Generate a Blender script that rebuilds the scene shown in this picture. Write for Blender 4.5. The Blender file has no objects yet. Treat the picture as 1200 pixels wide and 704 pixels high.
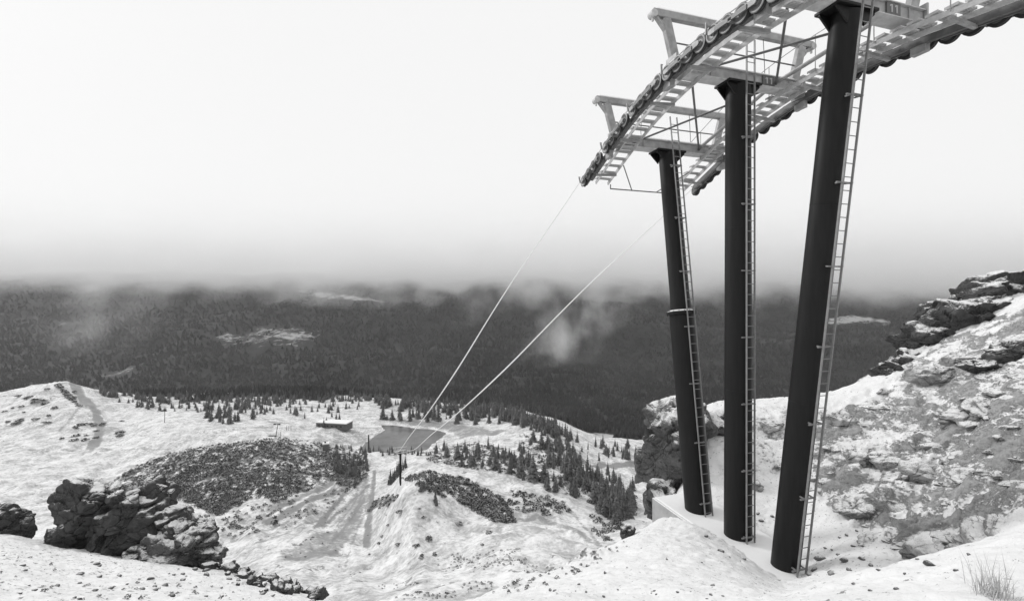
import bpy, bmesh, math, random
import numpy as np
from mathutils import Vector, Matrix

# ------------------------------------------------------------------ camera, sky, sun, exposure
scene = bpy.context.scene
col = scene.collection
F = 533.0                       # focal length in photo pixels (1200 wide), horizon at row 352
cam_d = bpy.data.cameras.new('camera'); cam = bpy.data.objects.new('camera', cam_d); col.objects.link(cam)
cam_d.sensor_width = 36.0; cam_d.sensor_fit = 'HORIZONTAL'; cam_d.lens = 36.0 * F / 1200.0
cam_d.clip_start = 0.1; cam_d.clip_end = 30000.0
cam.location = (0, 0, 0); cam.rotation_euler = (math.radians(90), 0, 0)
scene.camera = cam

SUN_EL, SUN_AZ = 30.0, -58.0    # sun behind the cloud, ahead and a little left
world = bpy.data.worlds.new('World'); scene.world = world; world.use_nodes = True
wn = world.node_tree; wn.nodes.clear()
sky = wn.nodes.new('ShaderNodeTexSky'); sky.sky_type = 'NISHITA'; sky.sun_disc = False
sky.sun_elevation = math.radians(SUN_EL); sky.sun_rotation = math.radians(SUN_AZ)
sky.air_density = 1.0; sky.dust_density = 4.0; sky.altitude = 2000
bw = wn.nodes.new('ShaderNodeRGBToBW')
ma = wn.nodes.new('ShaderNodeMath'); ma.operation = 'MULTIPLY_ADD'; ma.inputs[1].default_value = 0.035; ma.inputs[2].default_value = 7.55
bg = wn.nodes.new('ShaderNodeBackground'); bg.inputs['Strength'].default_value = 0.11
wo = wn.nodes.new('ShaderNodeOutputWorld')
wn.links.new(sky.outputs[0], bw.inputs[0]); wn.links.new(bw.outputs[0], ma.inputs[0])
wn.links.new(ma.outputs[0], bg.inputs['Color']); wn.links.new(bg.outputs[0], wo.inputs['Surface'])

sun_d = bpy.data.lights.new('sun', 'SUN'); sun = bpy.data.objects.new('sun', sun_d); col.objects.link(sun)
sun_d.energy = 1.35; sun_d.angle = math.radians(14); sun_d.color = (1, 1, 1)
_a, _e = math.radians(SUN_AZ), math.radians(SUN_EL)
sd = Vector((math.sin(_a) * math.cos(_e), math.cos(_a) * math.cos(_e), math.sin(_e)))
sun.rotation_euler = sd.to_track_quat('Z', 'Y').to_euler(); sun.location = (0, 0, 60)

vs = scene.view_settings
scene.display_settings.display_device = 'sRGB'
vs.view_transform = 'Standard'; vs.look = 'None'; vs.exposure = 0.14; vs.gamma = 1.0; vs.use_curve_mapping = False
scene.cycles.use_denoising = True
scene.cycles.max_bounces = 6; scene.cycles.diffuse_bounces = 2; scene.cycles.volume_bounces = 5; scene.cycles.volume_step_rate = 0.8; scene.cycles.volume_max_steps = 256
scene.cycles.transparent_max_bounces = 16

random.seed(7); RNG = np.random.default_rng(7)

# ------------------------------------------------------------------ helpers: noise
def _h(ix, iy, iz, seed):
    h = (ix.astype(np.int64) * 374761393 + iy.astype(np.int64) * 668265263 + iz.astype(np.int64) * 2147483647 + seed * 1274126177) & 0xFFFFFFFF
    h = ((h ^ (h >> 13)) * 1274126177) & 0xFFFFFFFF
    h = ((h ^ (h >> 16)) * 2246822519) & 0xFFFFFFFF
    return ((h ^ (h >> 15)) & 0xFFFFFF) / float(0xFFFFFF)
def vn2(x, y, seed=0):
    ix, iy = np.floor(x), np.floor(y); fx, fy = x - ix, y - iy
    u = fx * fx * fx * (fx * (fx * 6 - 15) + 10); v = fy * fy * fy * (fy * (fy * 6 - 15) + 10)
    z = np.zeros_like(ix)
    a = _h(ix, iy, z, seed); b = _h(ix + 1, iy, z, seed); c = _h(ix, iy + 1, z, seed); d = _h(ix + 1, iy + 1, z, seed)
    return (a * (1 - u) + b * u) * (1 - v) + (c * (1 - u) + d * u) * v
def fbm2(x, y, oct=4, seed=0, gain=0.5):
    s = np.zeros_like(x); a = 1.0; n = 0.0; f = 1.0
    for k in range(oct):
        s += a * vn2(x * f + 17.3 * k, y * f - 9.1 * k, seed + k); n += a; a *= gain; f *= 2.03
    return s / n
def vn3(x, y, z, seed=0):
    ix, iy, iz = np.floor(x), np.floor(y), np.floor(z); fx, fy, fz = x - ix, y - iy, z - iz
    u = fx * fx * (3 - 2 * fx); v = fy * fy * (3 - 2 * fy); w = fz * fz * (3 - 2 * fz)
    def L(k):
        a = _h(ix, iy, iz + k, seed); b = _h(ix + 1, iy, iz + k, seed); c = _h(ix, iy + 1, iz + k, seed); d = _h(ix + 1, iy + 1, iz + k, seed)
        return (a * (1 - u) + b * u) * (1 - v) + (c * (1 - u) + d * u) * v
    return L(0) * (1 - w) + L(1) * w
def fbm3(x, y, z, oct=4, seed=0):
    s = np.zeros_like(x); a = 1.0; n = 0.0; f = 1.0
    for k in range(oct):
        s += a * vn3(x * f + 5.7 * k, y * f, z * f - 3.3 * k, seed + k); n += a; a *= 0.5; f *= 2.07
    return s / n
def sstep(a, b, x):
    t = np.clip((x - a) / (b - a), 0, 1); return t * t * (3 - 2 * t)

# ------------------------------------------------------------------ helpers: objects
def tag(o, label=None, cat=None, group=None, kind=None):
    if label: o['label'] = label
    if cat: o['category'] = cat
    if group: o['group'] = group
    if kind: o['kind'] = kind
    return o
def empty(name, loc=(0, 0, 0), rz=0.0):
    o = bpy.data.objects.new(name, None); col.objects.link(o); o.location = loc; o.rotation_euler = (0, 0, rz)
    o.empty_display_size = 0.3
    return o
def mesh_obj(name, V, Fc, mats, parent=None, smooth=False, mi=None):
    me = bpy.data.meshes.new(name); me.from_pydata([tuple(map(float, v)) for v in V], [], [tuple(map(int, f)) for f in Fc])
    for m in (mats if isinstance(mats, (list, tuple)) else [mats]): me.materials.append(m)
    if mi is not None: me.polygons.foreach_set('material_index', np.asarray(mi, dtype=np.int32))
    me.polygons.foreach_set('use_smooth', np.full(len(me.polygons), bool(smooth)))
    me.update()
    o = bpy.data.objects.new(name, me); col.objects.link(o)
    if parent: o.parent = parent
    return o
def np_mesh(name, V, T, mats, smooth=False):
    """big mesh from numpy: V (n,3), T (m,3 or 4)"""
    me = bpy.data.meshes.new(name); k = T.shape[1]
    me.vertices.add(len(V)); me.vertices.foreach_set('co', np.ascontiguousarray(V, dtype=np.float32).ravel())
    me.loops.add(T.size); me.loops.foreach_set('vertex_index', np.ascontiguousarray(T, dtype=np.int32).ravel())
    me.polygons.add(len(T)); me.polygons.foreach_set('loop_start', np.arange(0, T.size, k, dtype=np.int32))
    me.polygons.foreach_set('use_smooth', np.full(len(T), bool(smooth)))
    for m in (mats if isinstance(mats, (list, tuple)) else [mats]): me.materials.append(m)
    me.update(calc_edges=True); me.validate()
    return me
class MB:
    def __init__(s): s.V = []; s.F = []; s.M = []
    def add(s, V, Fc, m=0):
        b = len(s.V); s.V += [Vector(v) for v in V]; s.F += [tuple(b + i for i in f) for f in Fc]; s.M += [m] * len(Fc)
    def box(s, c, sz, m=0, R=None):
        c = Vector(c); x, y, z = sz[0] / 2, sz[1] / 2, sz[2] / 2
        P = [Vector(p) for p in ((-x, -y, -z), (x, -y, -z), (x, y, -z), (-x, y, -z), (-x, -y, z), (x, -y, z), (x, y, z), (-x, y, z))]
        if R is not None: P = [R @ p for p in P]
        s.add([c + p for p in P], [(0, 3, 2, 1), (4, 5, 6, 7), (0, 1, 5, 4), (1, 2, 6, 5), (2, 3, 7, 6), (3, 0, 4, 7)], m)
    def beam(s, a, b, w, h, m=0, up=(0, 0, 1)):
        a, b = Vector(a), Vector(b); d = (b - a); L = d.length; d.normalize()
        up = Vector(up); x = d.cross(up)
        if x.length < 1e-4: x = d.cross(Vector((1, 0, 0)))
        x.normalize(); z = x.cross(d)
        R = Matrix((x, d, z)).transposed()
        s.box((a + b) / 2, (w, L, h), m, R)
    def tube(s, pts, r, n=8, m=0, caps=True):
        pts = [Vector(p) for p in pts]; rs = r if isinstance(r, (list, tuple)) else [r] * len(pts)
        d0 = (pts[1] - pts[0]).normalized(); x = d0.cross(Vector((0.13, 0.31, 1)))
        if x.length < 1e-3: x = d0.cross(Vector((1, 0, 0)))
        x.normalize(); V = []; Fc = []
        for i, p in enumerate(pts):
            d = (pts[min(i + 1, len(pts) - 1)] - pts[max(i - 1, 0)]).normalized()
            x = (x - d * x.dot(d)).normalized(); y = d.cross(x)
            for k in range(n):
                a = 2 * math.pi * k / n; V.append(p + (x * math.cos(a) + y * math.sin(a)) * rs[i])
        for i in range(len(pts) - 1):
            for k in range(n):
                k2 = (k + 1) % n; Fc.append((i * n + k, i * n + k2, (i + 1) * n + k2, (i + 1) * n + k))
        if caps:
            Fc.append(tuple(range(n - 1, -1, -1))); q = (len(pts) - 1) * n; Fc.append(tuple(q + k for k in range(n)))
        s.add(V, Fc, m)
    def lathe(s, c, axis, prof, n=20, m=0):
        """prof: list of (offset along axis, radius, material)"""
        c = Vector(c); ax = Vector(axis).normalized(); x = ax.cross(Vector((0.2, 0.1, 1))).normalized(); y = ax.cross(x)
        b = len(s.V)
        for (o, r, _) in prof:
            for k in range(n):
                a = 2 * math.pi * k / n; s.V.append(c + ax * o + (x * math.cos(a) + y * math.sin(a)) * r)
        for i in range(len(prof) - 1):
            for k in range(n):
                k2 = (k + 1) % n
                s.F.append((b + i * n + k, b + i * n + k2, b + (i + 1) * n + k2, b + (i + 1) * n + k)); s.M.append(prof[i + 1][2])
        s.F.append(tuple(b + k for k in range(n - 1, -1, -1))); s.M.append(prof[0][2])
        q = b + (len(prof) - 1) * n; s.F.append(tuple(q + k for k in range(n))); s.M.append(prof[-1][2])
    def build(s, name, mats, parent=None, smooth=False, bevel=0.0, off=None):
        V = s.V if off is None else [v + Vector(off) for v in s.V]
        o = mesh_obj(name, V, s.F, mats, parent, smooth, s.M)
        if smooth:
            md = o.modifiers.new('es', 'EDGE_SPLIT'); md.split_angle = math.radians(38)
        if bevel:
            md = o.modifiers.new('bv', 'BEVEL'); md.width = bevel; md.segments = 1; md.limit_method = 'ANGLE'
        return o

# ------------------------------------------------------------------ materials
def new_mat(name):
    m = bpy.data.materials.new(name); m.use_nodes = True; nt = m.node_tree; nt.nodes.clear()
    out = nt.nodes.new('ShaderNodeOutputMaterial'); b = nt.nodes.new('ShaderNodeBsdfPrincipled')
    nt.links.new(b.outputs[0], out.inputs[0]); return m, nt, b
def N(nt, t, **kw):
    n = nt.nodes.new(t)
    for k, v in kw.items():
        if k in n.inputs: n.inputs[k].default_value = v
        else: setattr(n, k, v)
    return n
def noise(nt, vec, scale, detail=5, rough=0.6, dist=0.0):
    n = N(nt, 'ShaderNodeTexNoise'); n.inputs['Scale'].default_value = scale; n.inputs['Detail'].default_value = detail
    n.inputs['Roughness'].default_value = rough; n.inputs['Distortion'].default_value = dist
    if vec is not None: nt.links.new(vec, n.inputs['Vector'])
    return n.outputs['Fac']
def math_(nt, op, a, b=None, c=None, clamp=False):
    n = nt.nodes.new('ShaderNodeMath'); n.operation = op; n.use_clamp = clamp
    for i, v in enumerate((a, b, c)):
        if v is None: continue
        if isinstance(v, (int, float)): n.inputs[i].default_value = v
        else: nt.links.new(v, n.inputs[i])
    return n.outputs[0]
def ss(nt, x, a, b, lo=0.0, hi=1.0):
    n = nt.nodes.new('ShaderNodeMapRange'); n.interpolation_type = 'SMOOTHSTEP'
    nt.links.new(x, n.inputs[0]); n.inputs[1].default_value = a; n.inputs[2].default_value = b; n.inputs[3].default_value = lo; n.inputs[4].default_value = hi
    return n.outputs[0]
def lin(nt, x, a, b, lo, hi):
    n = nt.nodes.new('ShaderNodeMapRange'); nt.links.new(x, n.inputs[0])
    n.inputs[1].default_value = a; n.inputs[2].default_value = b; n.inputs[3].default_value = lo; n.inputs[4].default_value = hi
    return n.outputs[0]
def mixf(nt, f, a, b):
    n = nt.nodes.new('ShaderNodeMix'); n.data_type = 'FLOAT'
    for s, v in ((n.inputs[0], f), (n.inputs[2], a), (n.inputs[3], b)):
        if isinstance(v, (int, float)): s.default_value = v
        else: nt.links.new(v, s)
    return n.outputs[0]
def grey(nt, v, b):
    c = nt.nodes.new('ShaderNodeCombineColor'); 
    for i in range(3): nt.links.new(v, c.inputs[i])
    nt.links.new(c.outputs[0], b.inputs['Base Color'])
def bump(nt, h, b, strength, dist):
    n = nt.nodes.new('ShaderNodeBump'); n.inputs['Strength'].default_value = strength; n.inputs['Distance'].default_value = dist
    nt.links.new(h, n.inputs['Height']); nt.links.new(n.outputs[0], b.inputs['Normal']); return n
def scaled(nt, vec, s):
    n = nt.nodes.new('ShaderNodeMapping'); n.inputs['Scale'].default_value = s; nt.links.new(vec, n.inputs[0]); return n.outputs[0]

def simple(name, v, rough=0.6, metal=0.0, var=0.25, scale=3.0, stretch=(1, 1, 1), frost=0.0, bmp=0.0):
    m, nt, b = new_mat(name); tc = nt.nodes.new('ShaderNodeTexCoord').outputs['Object']
    nz = noise(nt, scaled(nt, tc, stretch), scale, 6, 0.65)
    val = lin(nt, nz, 0.25, 0.75, v * (1 - var), v * (1 + var))
    if frost:
        g = nt.nodes.new('ShaderNodeNewGeometry'); sp = nt.nodes.new('ShaderNodeSeparateXYZ'); nt.links.new(g.outputs['Normal'], sp.inputs[0])
        n2 = noise(nt, tc, 7.0, 4, 0.6)
        f = ss(nt, math_(nt, 'ADD', sp.outputs[2], math_(nt, 'MULTIPLY', n2, 0.9)), 0.75, 1.25, 0, frost)
        val = mixf(nt, f, val, 0.8)
    grey(nt, val, b); b.inputs['Roughness'].default_value = rough; b.inputs['Metallic'].default_value = metal
    if bmp: bump(nt, nz, b, bmp, 0.02)
    return m

M = {}
M['column'] = simple('dark_painted_steel', 0.0075, 0.5, 0.0, 0.5, 2.2, (6, 6, 0.5))
M['column'].node_tree.nodes['Principled BSDF'].inputs['Specular IOR Level'].default_value = 0.24
M['galv'] = simple('galvanised_steel', 0.30, 0.55, 0.25, 0.35, 4.0, (1, 1, 1), 0.85)
M['galv_light'] = simple('frosted_galvanised_steel', 0.46, 0.6, 0.1, 0.3, 5.0, (1, 1, 1), 0.9)
M['galv_dark'] = simple('weathered_steel', 0.11, 0.5, 0.2, 0.4, 5.0, (1, 1, 1), 0.55)
M['rubber'] = simple('black_rubber', 0.018, 0.7, 0, 0.3, 9.0, (1, 1, 1), 0.25)
M['sheave'] = simple('sheave_disc', 0.13, 0.45, 0.4, 0.3, 6.0)
M['ladder'] = simple('ladder_aluminium', 0.2, 0.5, 0.2, 0.25, 8.0)
M['rime'] = simple('rimed_rope', 0.8, 0.8, 0, 0.15, 20.0)
M['rope'] = simple('wire_rope', 0.22, 0.5, 0.3, 0.3, 40.0)
M['white'] = simple('white_paint', 0.36, 0.6, 0, 0.08, 3)
M['plate'] = simple('plate_dark', 0.09, 0.5, 0, 0.1, 3)
M['snow'] = simple('loose_snow', 0.84, 0.8, 0, 0.04, 2.0, (1, 1, 1), 0, 0.4)
M['concrete'] = simple('concrete', 0.36, 0.9, 0, 0.22, 3.0, (1, 1, 1), 0.9, 0.3)
M['needle'] = simple('conifer_needles', 0.030, 0.8, 0, 0.7, 0.4, (1, 1, 1), 0.12)
M['needle_far'] = simple('forest_needles', 0.042, 0.9, 0, 0.7, 0.0035, (1, 1, 1), 0.06)
M['shrub'] = simple('shrub_leaves', 0.055, 0.85, 0, 0.75, 0.12, (1, 1, 1), 0.35)
M['bark'] = simple('bark', 0.05, 0.9, 0, 0.4, 5)
M['grass'] = simple('dry_grass', 0.5, 0.8, 0, 0.5, 12, (1, 1, 1), 0.5)
M['dark_wall'] = simple('dark_cladding', 0.10, 0.8, 0, 0.25, 0.5, (1, 1, 3))
M['glass'] = simple('dark_window', 0.03, 0.2, 0, 0.1, 1)
M['dark_post'] = simple('dark_post', 0.03, 0.6, 0, 0.3, 1)

def rock_material(name, lo, hi, snow_lo, snow_hi, sc=1.0):
    m, nt, b = new_mat(name); tc = nt.nodes.new('ShaderNodeTexCoord').outputs['Object']
    st = scaled(nt, tc, (0.9 * sc, 0.9 * sc, 1.4 * sc))
    n1 = noise(nt, st, 1.6, 9, 0.68, 0.4); n2 = noise(nt, tc, 7.0 * sc, 8, 0.7)
    vo = N(nt, 'ShaderNodeTexVoronoi', feature='DISTANCE_TO_EDGE'); vo.inputs['Scale'].default_value = 1.3 * sc
    wv = nt.nodes.new('ShaderNodeVectorMath'); wv.operation = 'ADD'; nt.links.new(st, wv.inputs[0])
    nv = N(nt, 'ShaderNodeTexNoise'); nv.inputs['Scale'].default_value = 1.1; nv.inputs['Detail'].default_value = 4; nt.links.new(tc, nv.inputs['Vector']); nt.links.new(nv.outputs['Color'], wv.inputs[1])
    nt.links.new(wv.outputs[0], vo.inputs['Vector'])
    crack = ss(nt, vo.outputs['Distance'], 0.0, 0.05)
    v = lin(nt, math_(nt, 'ADD', math_(nt, 'MULTIPLY', n1, 0.65), math_(nt, 'MULTIPLY', n2, 0.35)), 0.3, 0.7, lo, hi)
    v = math_(nt, 'MULTIPLY', v, lin(nt, crack, 0, 1, 0.7, 1.0))
    h = math_(nt, 'ADD', math_(nt, 'MULTIPLY', n1, 1.0), math_(nt, 'ADD', math_(nt, 'MULTIPLY', n2, 0.35), math_(nt, 'MULTIPLY', crack, 0.25)))
    rg1 = N(nt, 'ShaderNodeTexNoise', noise_type='RIDGED_MULTIFRACTAL'); rg1.inputs['Scale'].default_value = 1.6 * sc; rg1.inputs['Detail'].default_value = 9; rg1.inputs['Roughness'].default_value = 0.62; nt.links.new(tc, rg1.inputs['Vector'])
    rgo = ss(nt, rg1.outputs['Fac'], 0.5, 2.2); v = math_(nt, 'MULTIPLY', v, lin(nt, rgo, 0, 1, 1.25, 0.5)); h = math_(nt, 'SUBTRACT', h, math_(nt, 'MULTIPLY', rgo, 0.5))
    bp = bump(nt, h, b, 0.9, 0.17 / sc)
    sp = nt.nodes.new('ShaderNodeSeparateXYZ'); nt.links.new(bp.outputs[0], sp.inputs[0])
    la = N(nt, 'ShaderNodeAttribute', attribute_name='lie')
    up = math_(nt, 'ADD', math_(nt, 'MULTIPLY', sp.outputs[2], 0.25), math_(nt, 'MULTIPLY', la.outputs['Fac'], 0.75))
    sn = noise(nt, tc, 2.2 * sc, 8, 0.72)
    f = ss(nt, math_(nt, 'ADD', up, math_(nt, 'MULTIPLY', math_(nt, 'SUBTRACT', sn, 0.5), 0.9)), snow_lo, snow_hi)
    v = mixf(nt, f, v, 0.84); grey(nt, v, b); b.inputs['Roughness'].default_value = 0.85
    return m
M['rock_dark'] = rock_material('dark_crag_rock', 0.012, 0.075, 0.66, 0.86)
M['rock_mixed'] = rock_material('ledge_rock', 0.018, 0.11, 0.60, 0.82)
M['rock_snowy'] = rock_material('snow_dusted_rock', 0.09, 0.36, 0.66, 0.92)
M['stone'] = rock_material('loose_stone', 0.05, 0.18, 0.62, 0.9, 3.0)

# ground: snow, bare rock, scree and track dirt, low vegetation and forest floor by baked area masks
def ground_material():
    m, nt, b = new_mat('ground_cover'); tc = nt.nodes.new('ShaderNodeTexCoord').outputs['Object']
    at = N(nt, 'ShaderNodeAttribute', attribute_name='cover'); sc_ = nt.nodes.new('ShaderNodeSeparateColor'); nt.links.new(at.outputs['Color'], sc_.inputs[0])
    Rk, Dt, Vg = sc_.outputs[0], sc_.outputs[1], sc_.outputs[2]
    at2 = N(nt, 'ShaderNodeAttribute', attribute_name='zone'); s2 = nt.nodes.new('ShaderNodeSeparateColor'); nt.links.new(at2.outputs['Color'], s2.inputs[0])
    Zn, Fr = s2.outputs[0], s2.outputs[1]
    # noises at near and valley scale
    st = scaled(nt, tc, (0.75, 0.9, 1.5))
    a1 = noise(nt, st, 1.0, 9, 0.70, 0.3); a2 = noise(nt, scaled(nt, tc, (1, 1, 2.0)), 3.6, 8, 0.72); b1 = noise(nt, tc, 0.085, 9, 0.72); b2 = noise(nt, tc, 0.5, 6, 0.7)
    a3 = noise(nt, scaled(nt, tc, (1, 1, 1.5)), 11.0, 6, 0.7)
    rgn = N(nt, 'ShaderNodeTexNoise', noise_type='RIDGED_MULTIFRACTAL'); rgn.inputs['Scale'].default_value = 1.1; rgn.inputs['Detail'].default_value = 9; rgn.inputs['Roughness'].default_value = 0.6; nt.links.new(st, rgn.inputs['Vector']); rgf = ss(nt, rgn.outputs['Fac'], 0.6, 2.2)
    big = mixf(nt, Zn, a1, b1); fine = mixf(nt, Zn, math_(nt, 'ADD', math_(nt, 'MULTIPLY', a2, 0.55), math_(nt, 'MULTIPLY', a3, 0.45)), b2)
    mixn = math_(nt, 'ADD', math_(nt, 'MULTIPLY', big, 0.5), math_(nt, 'MULTIPLY', fine, 0.5))
    g = nt.nodes.new('ShaderNodeNewGeometry'); sg = nt.nodes.new('ShaderNodeSeparateXYZ'); nt.links.new(g.outputs['Normal'], sg.inputs[0])
    steep = math_(nt, 'SUBTRACT', 1.0, sg.outputs[2])
    # bare rock
    rs = math_(nt, 'ADD', Rk, math_(nt, 'MULTIPLY', math_(nt, 'SUBTRACT', mixn, 0.5), 3.4))
    rs = math_(nt, 'ADD', rs, math_(nt, 'MULTIPLY', math_(nt, 'SUBTRACT', steep, 0.16), mixf(nt, Zn, 0.25, 0.3)))
    rf = ss(nt, rs, 0.44, 0.64); rf = math_(nt, 'MULTIPLY', rf, ss(nt, Rk, 0.0, 0.12))
    rv = lin(nt, math_(nt, 'ADD', math_(nt, 'MULTIPLY', a1, 0.5), math_(nt, 'MULTIPLY', a2, 0.5)), 0.34, 0.66, 0.13, 0.46); rv = math_(nt, 'MULTIPLY', rv, lin(nt, rgf, 0, 1, 1.15, 0.4))
    # dirt / scree
    ds = math_(nt, 'ADD', Dt, math_(nt, 'MULTIPLY', math_(nt, 'SUBTRACT', mixn, 0.5), 1.6)); df = ss(nt, ds, 0.26, 0.70)
    df = math_(nt, 'MULTIPLY', df, ss(nt, Dt, 0.0, 0.1))
    dv = lin(nt, fine, 0.3, 0.7, 0.17, 0.33)
    # low shrubs as ground colour
    vsum = math_(nt, 'ADD', Vg, math_(nt, 'MULTIPLY', math_(nt, 'SUBTRACT', mixn, 0.5), 3.4)); vf = ss(nt, vsum, 0.42, 0.6)
    vf = math_(nt, 'MULTIPLY', vf, ss(nt, Vg, 0.0, 0.1))
    vv = lin(nt, fine, 0.3, 0.7, 0.04, 0.11)
    # snow with specks of pebble
    n0 = noise(nt, tc, 0.9, 5, 0.6); sv = lin(nt, n0, 0.3, 0.7, 0.76, 0.84)
    pb = noise(nt, tc, 9.0, 4, 0.75); pb2 = noise(nt, tc, 0.05, 5, 0.7)
    pbv = noise(nt, tc, 0.22, 6, 0.75)
    pz = mixf(nt, Zn, pb, pbv)
    pf = ss(nt, math_(nt, 'ADD', pz, math_(nt, 'MULTIPLY', pb2, 0.30)), 0.735, 0.79, 0, 0.8)
    v = mixf(nt, pf, sv, 0.13)
    v = mixf(nt, df, v, dv); v = mixf(nt, rf, v, rv); v = mixf(nt, vf, v, vv)
    mo = math_(nt, 'MULTIPLY', ss(nt, math_(nt, 'ADD', math_(nt, 'MULTIPLY', b1, 0.6), math_(nt, 'MULTIPLY', b2, 0.4)), 0.40, 0.62, 0, 0.80), Zn); v = mixf(nt, mo, v, 0.25)
    # forest floor far away, with clearings
    c1 = noise(nt, scaled(nt, tc, (0.6, 1.0, 1.0)), 0.006, 9, 0.7)
    fv = lin(nt, c1, 0.3, 0.7, 0.008, 0.036)
    c2 = noise(nt, tc, 0.03, 5, 0.75); clear = ss(nt, math_(nt, 'ADD', s2.outputs[2], math_(nt, 'MULTIPLY', math_(nt, 'SUBTRACT', math_(nt, 'ADD', math_(nt, 'MULTIPLY', c1, 0.5), math_(nt, 'MULTIPLY', c2, 0.5)), 0.5), 3.2)), 0.45, 0.85)
    clear = math_(nt, 'MULTIPLY', clear, ss(nt, s2.outputs[2], 0.0, 0.1))
    fv = mixf(nt, clear, fv, 0.42)
    v = mixf(nt, Fr, v, fv)
    grey(nt, v, b); b.inputs['Roughness'].default_value = 0.85
    hsn = noise(nt, tc, 3.0, 6, 0.6)
    h = mixf(nt, rf, math_(nt, 'MULTIPLY', hsn, 0.34), math_(nt, 'SUBTRACT', math_(nt, 'ADD', a1, math_(nt, 'ADD', math_(nt, 'MULTIPLY', a2, 0.4), math_(nt, 'MULTIPLY', a3, 0.15))), math_(nt, 'MULTIPLY', rgf, 0.5)))
    bp = nt.nodes.new('ShaderNodeBump'); bp.inputs['Distance'].default_value = 0.35; nt.links.new(h, bp.inputs['Height'])
    nt.links.new(mixf(nt, Zn, 0.75, 0.0), bp.inputs['Strength']); nt.links.new(bp.outputs[0], b.inputs['Normal'])
    return m
M['ground'] = ground_material()

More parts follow.
